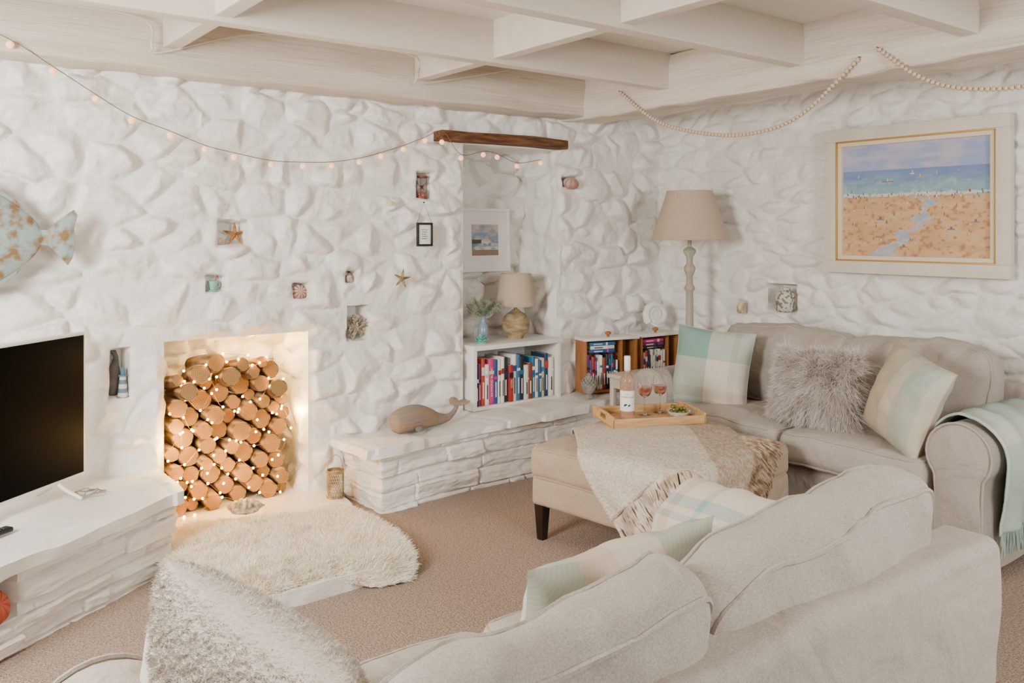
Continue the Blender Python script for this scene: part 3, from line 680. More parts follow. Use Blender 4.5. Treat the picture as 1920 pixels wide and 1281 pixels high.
def logmesh(r,L,seed):
    seg=22; mb=MB(); a=np.linspace(0,2*math.pi,seg,endpoint=False); ys=[0,.004]+list(np.linspace(.03,L,6)); V=[]
    for i,y in enumerate(ys):
        q=np.stack([np.cos(a)*1.5,np.sin(a)*1.5,a*0+y*6+seed],1); rr=r*(1+.22*fbm(q,2,seed))*(.955 if i==0 else 1)
        V.append(np.stack([rr*np.cos(a),a*0+y,rr*np.sin(a)],1))
    V=np.vstack(V); F=[(i*seg+k,i*seg+(k+1)%seg,(i+1)*seg+(k+1)%seg,(i+1)*seg+k) for i in range(len(ys)-1) for k in range(seg)]
    mb.add(V,F,0); e_=V[:seg]*np.array([.9,1,.9]); mb.add(np.vstack([V[:seg],e_]),[(k,(k+1)%seg,seg+(k+1)%seg,seg+k) for k in range(seg)],0)
    mb.add(np.vstack([e_,[[0,-.0005,0]]]),[(k,(k+1)%seg,seg) for k in range(seg)],1)
    mb.add(V[-seg:],[tuple(range(seg))],1); return mb
rs=random.Random(11); logpos=[]
def dropz(x,r):
    z=.064+r
    for (x2,z2,r2,_) in logpos:
        dx=abs(x-x2); s=r+r2-.002
        if dx<s: z=max(z,z2+math.sqrt(s*s-dx*dx))
    return z
fails=0
while fails<500 and len(logpos)<84:
    r=rs.choice((.032,.038,.044,.049,.053)); best=None
    for _ in range(60):
        x=rs.uniform(1.185+r,1.845-r); z=dropz(x,r)
        if best is None or z<best[1]: best=(x,z)
    x,z=best; top=np.interp(x,[1.2,1.35,1.5,1.62,1.74,1.9],[.76,.83,.88,.87,.78,.68])
    if z+r*.4>top: fails+=1; continue
    logpos.append((x,z,r,z+r>top-.08))
variants=[logmesh(.05,.26,i*3+1) for i in range(6)]; vm=[]
for k,(x,z,r,istop) in enumerate(logpos):
    if len(vm)<6:
        ob=mk('firewood_log',variants[len(vm)],[m_bark,m_end],label='round birch firewood log stacked in the fireplace recess',cat='log',group='stacked firewood logs'); vm.append(ob)
    else: ob=rs.choice(vm).copy(); COL.objects.link(ob)
    s=r/.05; ob.scale=(s,1,s); ob.location=(x,4.44+rs.uniform(-.045,.03)-(.04 if istop else 0),z); ob.rotation_euler=(R(rs.uniform(-2,2)-(10 if istop else 0)),0,R(rs.uniform(-3,3)*(4 if istop else 1)))
    if istop: ob['label']='birch firewood log lying at an angle on top of the stack'
m_warm=mat('warm_led','#ffc060',emit='#ffab3d',es=55); m_cop=mat('copper_wire','#b8803c',rough=.4,metal=1)
sl=thing('string_lights','warm white micro lights strung over the log stack','string lights',(1.5,4.4,.06))
pts=[]; 
for (x,z,r,t_) in logpos:
    a=rs.uniform(0,6.28); pts.append((x+r*1.0*math.cos(a),4.385+rs.uniform(-.012,.006),z+r*1.0*math.sin(a)))
pts=pts[:]+[(x+.03,4.385,z+.045) for (x,z,r,t_) in logpos if x<1.45 or rs.random()<.25]
rs.shuffle(pts); pts=pts[:92]
pts.sort(key=lambda p:(round(p[2]/.09),p[0]*(1 if int(round(p[2]/.09))%2 else -1)))
rel=[(p[0]-1.5,p[1]-4.4,p[2]-.06) for p in pts]
mb=MB(); V,F=tube(catmull(rel,4),.0008,4); mb.add(V,F); mk('wire',mb,m_cop,sl)
mb=MB(); P,F=sphere(.0066,8,6); mb.add(P,F); b0=mk('bulb',mb,m_warm,sl); b0.location=rel[0]
for q in rel[1:]:
    c=b0.copy(); COL.objects.link(c); c.parent=sl; c.location=q
FL=[(.51,2.34),(.68,2.24),(.86,2.13),(1.02,2.04),(1.20,1.98),(1.37,1.92),(1.52,1.89),(1.72,1.86),(1.90,1.86),(2.07,1.87),(2.24,1.90),(2.38,1.94),(2.53,1.99),(2.68,2.05),(2.80,2.05),(2.94,1.96),(3.11,1.99),(3.22,1.98),(3.38,1.93),(3.58,1.96)]
fy=[4.11,4.16,4.24]+[4.27]*17; FL=[(x*y/4.38,y,1.5+(z-1.5)*y/4.38) for (x,z),y in zip(FL,fy)]
fl=thing('fairy_lights','string of small warm cotton ball lights along the stone wall','string lights',(FL[0][0],FL[0][1],FL[0][2]))
wp=[(x,y,z+.022) for x,y,z in FL]; wp[14]=(2.73,4.26,2.10); wp=[(.2,4.10,2.42)]+wp
o=np.array(FL[0]); mb=MB(); V,F=tube(catmull(wp,5)-o,.0020,4); mb.add(V,F); mk('wire',mb,mat('pale_wire','#6f6557',rough=.5),fl)
m_cot=mat('cotton_ball','#f0c79a',emit='#ffb06e',es=1.7,rough=.9)
mb=MB(); P,F=sphere(.0160,14,10); mb.add(P,F); b0=mk('bulb',mb,m_cot,fl); b0.location=(0,0,0)
for q in FL[1:]:
    c=b0.copy(); COL.objects.link(c); c.parent=fl; c.location=tuple(np.array(q)-o)

# bead garlands
m_bead=mat('pale_wood_bead','#d6c1a4','#c8b191',rough=.6,ns=30); m_str=mat('jute_string','#cbbca6',rough=.9)
def garland(pts,label):
    c=catmull([(3.725,y,z) for y,z in pts],24); seg=np.linalg.norm(np.diff(c,axis=0),axis=1); S=np.concatenate([[0],np.cumsum(seg)]); n=int(S[-1]/.0235)
    o=c[0]; g=thing('bead_garland',label,'garland',tuple(o))
    mb=MB(); V,F=tube(c-o,.0018,5); mb.add(V,F); mk('string',mb,m_str,g)
    mb=MB(); P,F=lathe([(.003,-.0105),(.0085,-.0085),(.0118,0),(.0085,.0085),(.003,.0105)],12); mb.add(P,F); b0=None
    for i in range(n):
        s=(i+.5)*S[-1]/n; p=[np.interp(s,S,c[:,k]) for k in range(3)]
        if b0 is None: ob=b0=mk('bead',mb,m_bead,g)
        else: ob=b0.copy(); COL.objects.link(ob); ob.parent=g
        ob.location=tuple(np.array(p)-o); ob.rotation_euler=(R(90),0,0)
    for q in (c[0],c[-1]):
        mb=MB(); V,F=tube([(3.76-o[0],q[1]-o[1],q[2]-o[2]+.004),(3.715-o[0],q[1]-o[1],q[2]-o[2]+.006)],.003,6); mb.add(V,F); mk('hook',mb,MC['copper_wire'],g)
garland([(3.78,2.37),(3.49,2.17),(3.20,2.07),(2.84,2.02),(2.51,2.08),(2.18,2.32)],'string of pale wooden beads hanging from the ceiling beam')
garland([(2.09,2.35),(1.91,2.20),(1.73,2.12),(1.47,2.09),(1.25,2.14),(1.0,2.33)],'second string of pale wooden beads draped from the beam')

# ------------------------------------------------------------------ painting
def frame_part(mb,w,h,fw,d,mi=0,y=0):
    for x0,x1,z0,z1 in ((-w/2,w/2,h/2-fw,h/2),(-w/2,w/2,-h/2,-h/2+fw),(-w/2,-w/2+fw,-h/2+fw,h/2-fw),(w/2-fw,w/2,-h/2+fw,h/2-fw)):
        P,F=box(x0,x1,y-d,y,z0,z1,.003); mb.add(P,F,mi)
m_oil=mat('oil_paint','#ffffff',vcol=True,rough=.5)
pa=thing('framed_painting','beach scene oil painting in a wide cream frame','painting'); pa.matrix_world=T(4.712,2.43,1.685,rz=-90)@T()
mb=MB(); frame_part(mb,1.06,.86,.072,.05,0,0); mk('frame',mb,mat('cream_frame','#e0d6c7','#d6cbba',rough=.5,ns=5),pa)
mb=MB(); frame_part(mb,.922,.722,.012,.048,0,.004); mk('gilt_slip',mb,mat('gold_slip','#b8904a',rough=.4,metal=.4),pa)
mb=MB(); frame_part(mb,.902,.702,.026,.035,0,.0); mk('inner_mount',mb,mat('linen_mount','#e3d5b8',rough=.7),pa)
nx_,nz_=330,250; U,Vv=np.meshgrid(np.linspace(0,1,nx_),np.linspace(0,1,nz_),indexing='ij');U=U.ravel();Vv=Vv.ravel()
Q=np.stack([U*8,Vv*8,U*0],1); n1=fbm(Q*np.array([1,3,1]),4,2); n2=fbm(Q*5,3,8)
def C(h): return np.array(lin(h)[:3])
def mixc(a,b,t): t=np.clip(t,0,1)[:,None]; return a*(1-t)+b*t
ones=np.ones((len(U),1))
sky=mixc(ones*C('#96a4c8'),ones*C('#b9b3c4'),.5+n1*1.8); sea=mixc(ones*C('#86a9b2'),ones*C('#7288b4'),(Vv-.60)/.14+n1*.8)
sea=mixc(sea,ones*C('#9fc0b9'),.3+n2*1.6-(Vv-.55)*5); sand=mixc(ones*C('#cba070'),ones*C('#d7b083'),.5+n1*1.4); sand=mixc(sand,ones*C('#b07c5a'),(n2-.12)*3)
c=np.where((Vv>.765)[:,None],sky,np.where((Vv>.53)[:,None],sea,sand))
foam=(np.abs(Vv-.548-.012*n1)<.012+.012*n2); c[foam]=C('#d0cdc4')
st_=(np.abs(U-(.36+.24*np.sin((Vv)*4.2-.6)+.10*n1+.12*(.5-Vv)))<.035+.12*np.clip(.30-Vv,0,1))&(Vv<.50); c[st_]=mixc(ones*C('#9aacc0'),ones*C('#c0b7b0'),.5+n2*2)[st_]
rs2=np.random.RandomState(4)
def dab(x,y,w,h,col): 
    k=(np.abs(U-x)<w)&(np.abs(Vv-y)<h); c[k]=C(col)
pal=['#a0402e','#e8e4da','#3d5a86','#d8a23a','#5a3d32','#2f7d84','#c96b5a']
for i in range(120):
    y=.535+.02*rs2.randn() if i<85 else rs2.uniform(.12,.5); x=rs2.rand(); dab(x,y,.0025,.006+.004*rs2.rand(),pal[rs2.randint(7)]); dab(x,y+.011,.002,.003,'#7a4a35')
for x,y,w,cc in ((.33,.66,.040,'#8a5a4a'),(.55,.685,.028,'#c9a040'),(.5,.72,.012,'#e6e2da'),(.66,.70,.02,'#6a7fae'),(.12,.70,.02,'#7c7aa0')): dab(x,y,w,.005,cc); dab(x,y+.016,.002,.014,'#d8d4ce')
for x,y in ((.44,.09),(.9,.3),(.75,.24),(.28,.33)): dab(x,y,.025,.005,'#3f86a0'); dab(x,y+.012,.007,.010,'#a8503a')
mb=MB(); W_,H_=.86,.66; mb.add(np.stack([(U-.5)*W_,U*0-.012,(Vv-.5)*H_],1),gridf(nx_,nz_),col=c); mk('canvas',mb,m_oil,pa,ang=180)

pc=thing('framed_picture','small seascape print in a white box frame','picture'); pc.matrix_world=T(3.33,4.68,1.445,rx=-2)
mb=MB(); frame_part(mb,.40,.43,.022,.03); mk('frame',mb,m_white,pc)
mb=MB(); P,F=box(-.19,.19,-.012,-.008,-.20,.20,.001); mb.add(P,F); mk('mount',mb,mat('white_mount','#e9e8e4',rough=.8),pc)
n_=70; U,Vv=np.meshgrid(np.linspace(0,1,n_),np.linspace(0,1,n_),indexing='ij');U=U.ravel();Vv=Vv.ravel(); Q=np.stack([U*5,Vv*9,U*0],1); nn=fbm(Q,3,5); ones=np.ones((len(U),1))
c=np.where((Vv>.45)[:,None],mixc(ones*C('#7f93ab'),ones*C('#cbb9ac'),.5+nn*1.5),mixc(ones*C('#6f8290'),ones*C('#c9d0d0'),.4+nn*2)); c[(Vv<.18)]=C('#907a68'); c[(np.abs(Vv-.45)<.06)&(U<.35)]=C('#4a4a48')
mb=MB(); mb.add(np.stack([(U-.5)*.22,U*0-.0135,(Vv-.5)*.21],1),gridf(n_,n_),col=c); mk('print',mb,m_oil,pc)

bf=thing('framed_picture','small black frame with handwritten print hung by a string','picture'); bf.matrix_world=T(2.62,4.295,1.485)
mb=MB(); frame_part(mb,.108,.14,.013,.016); mk('frame',mb,mat('black_frame','#161413',rough=.4),bf)
mb=MB(); P,F=box(-.046,.046,-.008,-.004,-.06,.06,.001); mb.add(P,F); mk('print',mb,mat('white_mount','#f1efea',rough=.8),bf)
mb=MB()
for i in range(5): P,F=box(-.022+.004*(i%2),.02-.005*(i%3),-.0092,-.0084,.026-i*.013,.029-i*.013,.0002); mb.add(P,F)
mk('printed_lines',mb,m_ink,bf)
mb=MB(); V,F=tube([(-.05,-.005,.07),(0,0,.19),(.05,-.005,.07)],.0012,5); mb.add(V,F); P,F=sphere(.005,8,6); mb.add(P,F,M=T(0,0,.19)); mk('hanging_string',mb,m_ink,bf)

# ------------------------------------------------------------------ bookcase + books
bc=thing('bookcase','low white open bookcase built into the alcove','bookcase',(3.335,4.47,.387))
bw_,bd0,bd1,bh=.355,-.17,.20,.405
for nm,q in (('side_panel',(-bw_,-bw_+.028,bd0,bd1,0,bh-.03)),('side_panel',(bw_-.028,bw_,bd0,bd1,0,bh-.03)),('top_panel',(-bw_-.005,bw_+.005,bd0-.012,bd1,bh-.03,bh)),('bottom_panel',(-bw_+.028,bw_-.028,bd0+.005,bd1,0,.022)),('back_panel',(-bw_+.028,bw_-.028,bd1-.012,bd1,.022,bh-.03))):
    mb=MB(); P,F=box(*q,r=.002); mb.add(P,F); mk(nm,mb,m_white,bc)
m_pages=mat('book_pages','#e6dcc8',rough=.9)
BC=['#20242c','#7c2f6a','#b8432f','#e7e1d6','#c93a7a','#2c4f8c','#dcd8d0','#efe9dd','#25303a','#a03028','#e8e3d8','#3a6a8c','#1f2733','#d9d5cc','#8a3d2a','#2a6d8f','#e9e5dc','#31557a','#c9bfa9','#1c3a5a','#e4dfd4','#3d7fa0','#2b2b2b','#d7cbb3']
bm=[mat('book_cover_%d'%i,c,rough=.45) for i,c in enumerate(BC)]
def book(w,h,d,ci,loc,rz=0,lay=False,grp='books',title=None,lean=0,lbl=None):
    mb=MB()
    for q in ((-w/2,-w/2+.0022,0,d,0,h),(w/2-.0022,w/2,0,d,0,h)): P,F=box(*q,r=.0008,k=1); mb.add(P,F,0)
    def sp(P): P=P.copy(); P[:,1]-=.004*(1-(P[:,0]/(w/2))**2); return P
    P,F=box(-w/2,w/2,-.002,.0015,0,h,.001,(6,1,1),1,sp); mb.add(P,F,0)
    P,F=box(-w/2+.0022,w/2-.0022,.0015,d-.004,.003,h-.003,.0005,k=1); mb.add(P,F,1)
    zz=h*random.uniform(.55,.7); P,F=box(-w/2+.001,w/2-.001,-.0066,-.004,zz,zz+h*random.uniform(.05,.18),.0004,(4,1,1),1); mb.add(P,F,2)
    if title is None: P,F=box(-w*.12,w*.12,-.0072,-.0045,h*.15,h*.5,.0003,k=1); mb.add(P,F,3)
    else:
        V,Fq=text_mesh(title,w*.55); V=np.stack([V[:,1],V[:,0]*0-.0078,V[:,0]],1); V[:,0]*=-1; V[:,2]=h*.5+V[:,2]; mb.add(V,Fq,3)
    M=Matrix.Translation(loc)@Euler((0,0,R(rz))).to_matrix().to_4x4()
    M=M@(Euler((0,R(lean),0)).to_matrix().to_4x4() if not lay else (Matrix.Translation((0,0,w/2))@Euler((0,R(90),0)).to_matrix().to_4x4()@Matrix.Translation((0,0,-h/2))))
    hexs=BC[ci%len(BC)]; lum=sum(lin(hexs)[:3]); ink=m_lab if lum<.9 else m_ink
    nmc={True:'pale',False:'dark'}[lum>.9]
    mk('book',mb,[bm[ci%len(BC)],m_pages,bm[(ci*5+3)%len(BC)],ink],M=M,label=lbl or ('book with %s cover standing in a row on the shelf'%nmc if not lay else 'book lying flat on top of the row'),cat='book',group=grp)
x=3.335-.325; i=0
while x<3.335+.325:
    w=random.uniform(.019,.038); 
    if x+w>3.66: break
    if i==4: w=.04
    book(w,random.uniform(.22,.31) if i!=4 else .285,random.uniform(.14,.2),(i if i!=4 else 4),(x+w/2,4.325+random.uniform(0,.015),.41),grp='books in the bookcase',title='RAYMOND BLANC' if i==4 else ('COOK' if i==9 else None)); x+=w+.001; i+=1

m_orw=mat('orange_pine','#ad7444','#93602f',rough=.5,ns=6,stretch=(5,5,1))
def crate(loc,rz,w,h,d,label,seed):
    c=thing('book_crate',label,'crate',loc,rz); t=.018
    for nm,q in (('side_panel',(0,t,0,d,0,h-.012)),('side_panel',(w-t,w,0,d,0,h-.012)),('bottom_panel',(t,w-t,0,d,0,t)),('top_board',(-.008,w+.008,-.015,d,h-.012,h+.006)),('back_panel',(t,w-t,d-.008,d,t,h-.012)),('middle_divider',(w*.70,w*.70+.012,.01,d-.01,t,h-.012))):
        mb=MB(); P,F=box(*q,r=.002); mb.add(P,F); mk(nm,mb,m_white if nm=='top_board' else m_orw,c)
    mb=MB(); P,F=lathe([(.0005,0),(.012,0),(.008,.006),(.01,.012),(.021,.02),(.022,.028),(.015,.036),(.0005,.039)],20); mb.add(P,F)
    mk('top_knob',mb,m_orw,c,M=T(w*.5,d*.35,h+.005))
    Mx=Matrix.Translation(loc)@Euler((0,0,R(rz))).to_matrix().to_4x4()
    rr=random.Random(seed); x=t+.004; i=seed
    while True:
        bw2=rr.uniform(.012,.026)
        if x+bw2>w*.69: break
        p=Mx@Vector((x+bw2/2,.02,t+.001)); book(bw2,rr.uniform(.18,.24),.105,rr.randrange(24),p,rz,grp='books in the wooden crates'); x+=bw2+.001; i+=1
    z=t+.245
    for j in range(3):
        bw2=rr.uniform(.014,.024); 
        if z+bw2>h-.02: break
        p=Mx@Vector((w*.36,.025,z)); book(bw2,rr.uniform(.17,.20),.10,rr.randrange(24),p,rz,lay=True,grp='books in the wooden crates'); z+=bw2+.001
    return c
crate((3.80,4.185,.420),-14,.41,.362,.135,'orange pine crate with white top full of books',2)
crate((4.25,4.105,.420),-3,.38,.362,.16,'second pine book crate with white top in the corner',9)

def spiral(Rr,turns=2.6):
    cs=[];w=[]
    for t in np.linspace(0,turns*2*math.pi,90):
        r=Rr*.80*(t/(turns*2*math.pi))**1.1+.004; cs.append((r*math.cos(t),0,r*math.sin(t))); w.append((.15+.85*(t/(turns*2*math.pi)))*Rr*.30*(1+.10*math.sin(t*11)))
    return loft(cs,[q*.8 for q in w],w,12,up0=(0,1,0))
mb=MB(); P,F=spiral(.105); mb.add(P,F); P,F=lathe([(.0005,-.01),(.085,-.008),(.085,.008),(.0005,.01)],28); mb.add(P,F,M=T(rx=90)); 
mk('ammonite_ornament',mb,mat('white_plaster','#f0ede7',rough=.6),M=T(4.50,4.195,.905,rx=-12,rz=-15),label='white plaster ammonite ornament leaning on the wall',cat='ornament')
pn=thing('pinecone_ornament','grey stone artichoke shaped finial standing on the ledge','ornament',(3.76,4.10,.416))
m_stn=mat('grey_stone','#9c968a','#7d786d',rough=.85,ns=20,bump=.5,bs=60)
mb=MB(); P,F=lathe([(.0005,0),(.032,0),(.034,.01),(.02,.018),(.014,.03),(.02,.038)],20); mb.add(P,F); mk('foot',mb,m_stn,pn)
mb=MB()
for j in range(9):
    t=j/8; z=.045+t*.10; rr=.045*math.sin(math.pi*(.22+.72*t))
    for k in range(10):
        a=2*math.pi*(k+.5*(j%2))/10; P,F=sphere(.017*(1-.45*t),8,6,(.45,1,1.3)); mb.add(P,F,M=T(rr*math.cos(a),rr*math.sin(a),z)@Euler((0,R(20),a)).to_matrix().to_4x4())
P,F=sphere(.038,12,8,(1,1,1.4)); mb.add(P,F,M=T(0,0,.095)); mk('scales',mb,m_stn,pn)
stb=thing('side_table','small cream painted side table beside the sofa','side table',(3.98,3.845,0))
mb=MB(); P,F=box(-.20,.12,-.11,.11,.565,.59,.004); mb.add(P,F); mk('table_top',mb,mat('cream_paint','#d0c5b2','#c4b8a4',rough=.5,ns=6),stb)
for x in (-.17,.09):
    for y in (-.08,.08): mb=MB(); P,F=box(x-.016,x+.016,y-.016,y+.016,0,.565,.003); mb.add(P,F); mk('leg',mb,MC['cream_paint'],stb)
mb=MB(); P,F=box(-.18,.10,-.09,.09,.50,.565,.003); mb.add(P,F); mk('apron',mb,MC['cream_paint'],stb)

# ------------------------------------------------------------------ lamps
m_shade=mat('linen_shade','#c4af9b','#b8a28c',rough=.9,ns=200,bump=.3,bs=250)
m_shade2=mat('pale_linen_shade','#c4b09c','#b8a48f',rough=.9,ns=200,bump=.3,bs=250)
def shade(mb,r0,r1,z0,z1):
    P,F=lathe([(r0,z0),(r0+.003,z0+.004),(r0+.001,z0+.008),(r1+.001,z1-.008),(r1+.003,z1-.004),(r1,z1),(r1-.003,z1),(r0-.003,z0),(r0,z0)],48); mb.add(P,F)
fl2=thing('floor_lamp','tall turned wooden floor lamp with wide beige tapered shade','lamp',(4.40,3.80,0))
m_pole=mat('washed_wood','#b9b1a0','#a49b88',rough=.6,ns=8,stretch=(4,4,.5))
mb=MB(); P,F=lathe([(.0005,0),(.14,0),(.145,.015),(.13,.03),(.06,.045),(.035,.07),(.03,.12)],32); mb.add(P,F); mk('base',mb,m_pole,fl2)
mb=MB(); P,F=lathe([(.03,.12),(.034,.3),(.026,.9),(.024,1.10),(.036,1.115),(.036,1.13),(.024,1.145),(.02,1.2),(.036,1.24),(.040,1.26),(.03,1.275),(.022,1.285),(.022,1.33),(.04,1.36),(.044,1.375),(.03,1.39),(.014,1.40),(.014,1.50)],28); mb.add(P,F); mk('pole',mb,m_pole,fl2)
mb=MB(); shade(mb,.255,.152,1.445,1.775); mk('lamp_shade',mb,m_shade,fl2)
mb=MB(); P,F=lathe([(.016,1.5),(.018,1.53),(.0005,1.54)],16); mb.add(P,F)
for a in (0,120,240): V,F=tube([(0,0,1.745),(.15*math.cos(R(a)),.15*math.sin(R(a)),1.76)],.002,5); mb.add(V,F)
V,F=tube([(0,0,1.5),(0,0,1.745)],.003,5); mb.add(V,F); mk('shade_fitting',mb,mat('brass','#b08d4f',rough=.3,metal=1),fl2)
tl=thing('table_lamp','table lamp with round woven rattan base and beige shade','lamp',(3.44,4.47,.792))
m_rat=mat('rattan','#bfa682','#8f7757',rough=.8,ns=14,bump=.9,bs=90,bd=.006,stretch=(1,1,2.5))
def ribs(P): 
    a=np.arctan2(P[:,1],P[:,0]); k=1+.02*np.sin(a*22)*np.sign(np.sin(P[:,2]*420)); o=P.copy(); o[:,:2]*=k[:,None]; return o
mb=MB(); P,F=lathe([(.0005,0),(.05,0)]+[(.092*math.sin(t),.092-.092*math.cos(t)) for t in np.linspace(.65,2.75,36)]+[(.024,.19)],88,ribs); mb.add(P,F); mk('base',mb,m_rat,tl)
mb=MB(); P,F=lathe([(.012,.18),(.012,.26)],16); mb.add(P,F); P,F=lathe([(.012,.26),(.02,.28),(.025,.31),(.0005,.33)],16);mb.add(P,F);mk('neck',mb,MC['brass'],tl)
mb=MB(); shade(mb,.130,.105,.215,.43); mk('lamp_shade',mb,m_shade2,tl)
vs=thing('flower_vase','pale blue bottle vase with a grey-green sprig','vase',(3.16,4.45,.792))
mb=MB(); P,F=lathe([(.0005,0),(.022,0),(.032,.02),(.036,.06),(.032,.10),(.018,.125),(.013,.15),(.018,.165),(.014,.165),(.010,.15)],28); mb.add(P,F); mk('vase_body',mb,mat('blue_glaze','#7d8f9e','#97a7b2',rough=.2,ns=6),vs)
mb=MB(); rs3=np.random.RandomState(2)
for i in range(26):
    d=np.array([rs3.randn()*.75,rs3.randn()*.4,.75+.4*rs3.rand()]); d/=np.linalg.norm(d); l=.10+.07*rs3.rand(); b0_=np.array([0,0,.155]); pth=np.array([b0_,b0_+d*l*.5+rs3.randn(3)*.004,b0_+d*l+rs3.randn(3)*.012-[0,0,.01]])
    V,F=tube(pth,[.0015,.0013,.0008],4); mb.add(V,F)
    pp=[];dd=[]
    for t in np.linspace(.25,1,16): 
        for _ in range(4): pp.append(b0_+ (pth[2]-b0_)*t+rs3.randn(3)*.002); dd.append(d*.6+rs3.randn(3)*.7)
    dd=np.array(dd);dd/=np.linalg.norm(dd,axis=1,keepdims=True); V,F=strands(np.array(pp),dd,.026,.0016,.2,i,3); mb.add(V,F)
mk('sprig',mb,mat('sage_leaf','#8a917c','#a7ab97',rough=.8,ns=20),vs,kind='stuff')
sc_=thing('succulent_ornament','glazed teal ceramic succulent flower ornament','ornament',(3.09,4.375,.792))
mb=MB(); P,F=lathe([(.0005,0),(.03,0),(.035,.012),(.02,.02)],20); mb.add(P,F); m_teal=mat('teal_glaze','#5fa396','#86bdb0',rough=.2,ns=14); mk('base',mb,m_teal,sc_)
mb=MB()
for j,(n,rr,tl_,zz) in enumerate(((8,.032,35,.022),(7,.022,55,.034),(5,.012,72,.044))):
    for k in range(n):
        P,F=sphere(.018,10,7,(1.2,.75,.25)); mb.add(P,F,M=Euler((0,0,2*math.pi*(k+.5*j)/n)).to_matrix().to_4x4()@T(rr,0,zz,ry=-tl_))
mk('petals',mb,m_teal,sc_)

# ------------------------------------------------------------------ whale
cs=[];ww=[];hh=[]
prof=[(0,.004,.035,.055),(.015,.040,.052,.058),(.05,.055,.068,.064),(.12,.062,.078,.070),(.19,.060,.074,.067),(.26,.048,.058,.055),(.32,.034,.040,.040),(.38,.024,.028,.034),(.42,.018,.020,.042),(.455,.015,.014,.066),(.475,.014,.012,.095)]
for x,w,h,z in prof: cs.append((x,0,z));ww.append(w);hh.append(h if x>.3 else min(h,z+.012))
wh=thing('wooden_whale','carved driftwood whale ornament resting on the stone ledge','ornament',(2.33,4.17,.366),6)
csm=catmull([(c[0],ww[i],hh[i]) for i,c in enumerate(cs)],4); cz=catmull([(c[0],0,c[2]) for c in cs],4)
P,F=loft(cz,csm[:,1],csm[:,2],24); P[:,2]=np.maximum(P[:,2],.0)
m_drift=mat('driftwood','#a08266','#857d75',rough=.75,ns=5,stretch=(1,3,8),bump=.9,bs=14,bd=.008,contrast=(.38,.62))
mb=MB(); mb.add(P,F); mk('whale_body',mb,m_drift,wh)
mb=MB()
for s in (-1,1):
    P,F=sphere(1,14,8,(.028,.055,.008)); mb.add(P,F,M=T(.485,s*.040,.115,rx=s*16,ry=-20,rz=s*-28))
P,F=sphere(1,14,8,(.05,.022,.012)); mb.add(P,F,M=T(.50,0,.112,ry=-12)); mk('tail_fluke',mb,m_drift,wh)
for s in (-1,1):
    mb=MB(); P,F=sphere(1,12,8,(.04,.022,.008)); mb.add(P,F,M=T(.15,s*.068,.02,rx=s*-35,rz=s*-20)); mk('flipper',mb,m_drift,wh)

# ------------------------------------------------------------------ fish
fs=thing('metal_fish','large weathered metal fish wall decoration in grey-green and rust','wall decoration'); fs.matrix_world=T(.62,4.25,1.475,rz=0)
m_fish=mat('patina','#98a8a4','#86683f',rough=.6,ns=18,metal=.2,bump=.6,bs=40,contrast=(.46,.62),det=9)
t=np.linspace(0,1,22); xs=-.62*t; half=.205*np.sin(np.pi*np.clip(t*.97+.0,0,1))**.75+.028
mb=MB(); P,F=loft([(x,0,0) for x in xs],[.04*h/.2+.004 for h in half],half,26,up0=(0,0,1)); mb.add(P,F); mk('fish_body',mb,m_fish,fs)
mb=MB(); mb.add(*plate([(-.03,.03),(.02,.035),(.07,.085),(.125,.125),(.14,.10),(.125,.04),(.128,-.02),(.12,-.09),(.10,-.125),(.06,-.075),(.02,-.035),(-.03,-.03)],.018)); mk('tail_fin',mb,m_fish,fs)
for s in (1,-1):
    mb=MB(); mb.add(*plate([(-.02,s*.05),(-.10,s*.16),(-.20,s*.235),(-.34,s*.25),(-.42,s*.20),(-.30,s*.16),(-.15,s*.11)][::(1 if s>0 else -1)],.012)); mk('fin',mb,m_fish,fs)

# ------------------------------------------------------------------ starfish etc.
def star(Rr,h,seed,rot):
    na,nr=60,9; V=[]
    for i in range(na):
        a=2*math.pi*i/na; k=abs(((a*5/(2*math.pi))%1)-.5)*2; rr=Rr*(.26+.74*k**2.3)
        for j in range(nr):
            t=j/(nr-1); V.append((t*rr*math.cos(a+rot),-h*(1-t**2)*(.6+.4*k)*(1-.5*t),t*rr*math.sin(a+rot)))
    F=gridf(na,nr,True); V=np.array(V); W=V.copy(); W[:,1]=.002; n=len(V)
    return np.vstack([V,W]),F+[tuple(q+n for q in f)[::-1] for f in F]
m_star=mat('starfish_skin','#b98246','#8d5a2b',rough=.9,ns=60,bump=1,bs=160,bd=.004); m_star2=mat('pale_starfish_skin','#a8916a','#7f6a47',rough=.9,ns=60,bump=1,bs=160,bd=.004)
mb=MB(); mb.add(*star(.068,.016,1,.3)); mk('starfish',mb,m_star,M=T(1.545,4.44,1.487,rx=-8),label='orange dried starfish standing in a wall niche',cat='starfish')
mb=MB(); mb.add(*star(.062,.016,2,1.4)); mk('starfish',mb,m_star2,M=T(2.475,4.30,1.228),label='pale brown starfish hung on the stone wall',cat='starfish')
mb=MB(); P,F=spiral(.018,2); mb.add(P,F); mk('sea_shell',mb,mat('pink_shell','#e2b9a4',rough=.5),M=T(1.462,4.42,1.455),label='tiny pink shell beside the starfish',cat='shell')
cp=thing('teacup','mint green cup on a saucer in a wall niche','cup',(1.42,4.415,1.192)); m_mg=mat('mint_glaze','#8fc0ae',rough=.25)
mb=MB(); P,F=lathe([(.0005,.002),(.018,.0),(.034,.006),(.033,.008),(.0005,.004)],24); mb.add(P,F); mk('saucer',mb,m_mg,cp)
mb=MB(); P,F=lathe([(.0005,.008),(.015,.008),(.02,.03),(.026,.055),(.024,.055),(.018,.03),(.0005,.012)],24); mb.add(P,F); mk('cup_body',mb,m_mg,cp)
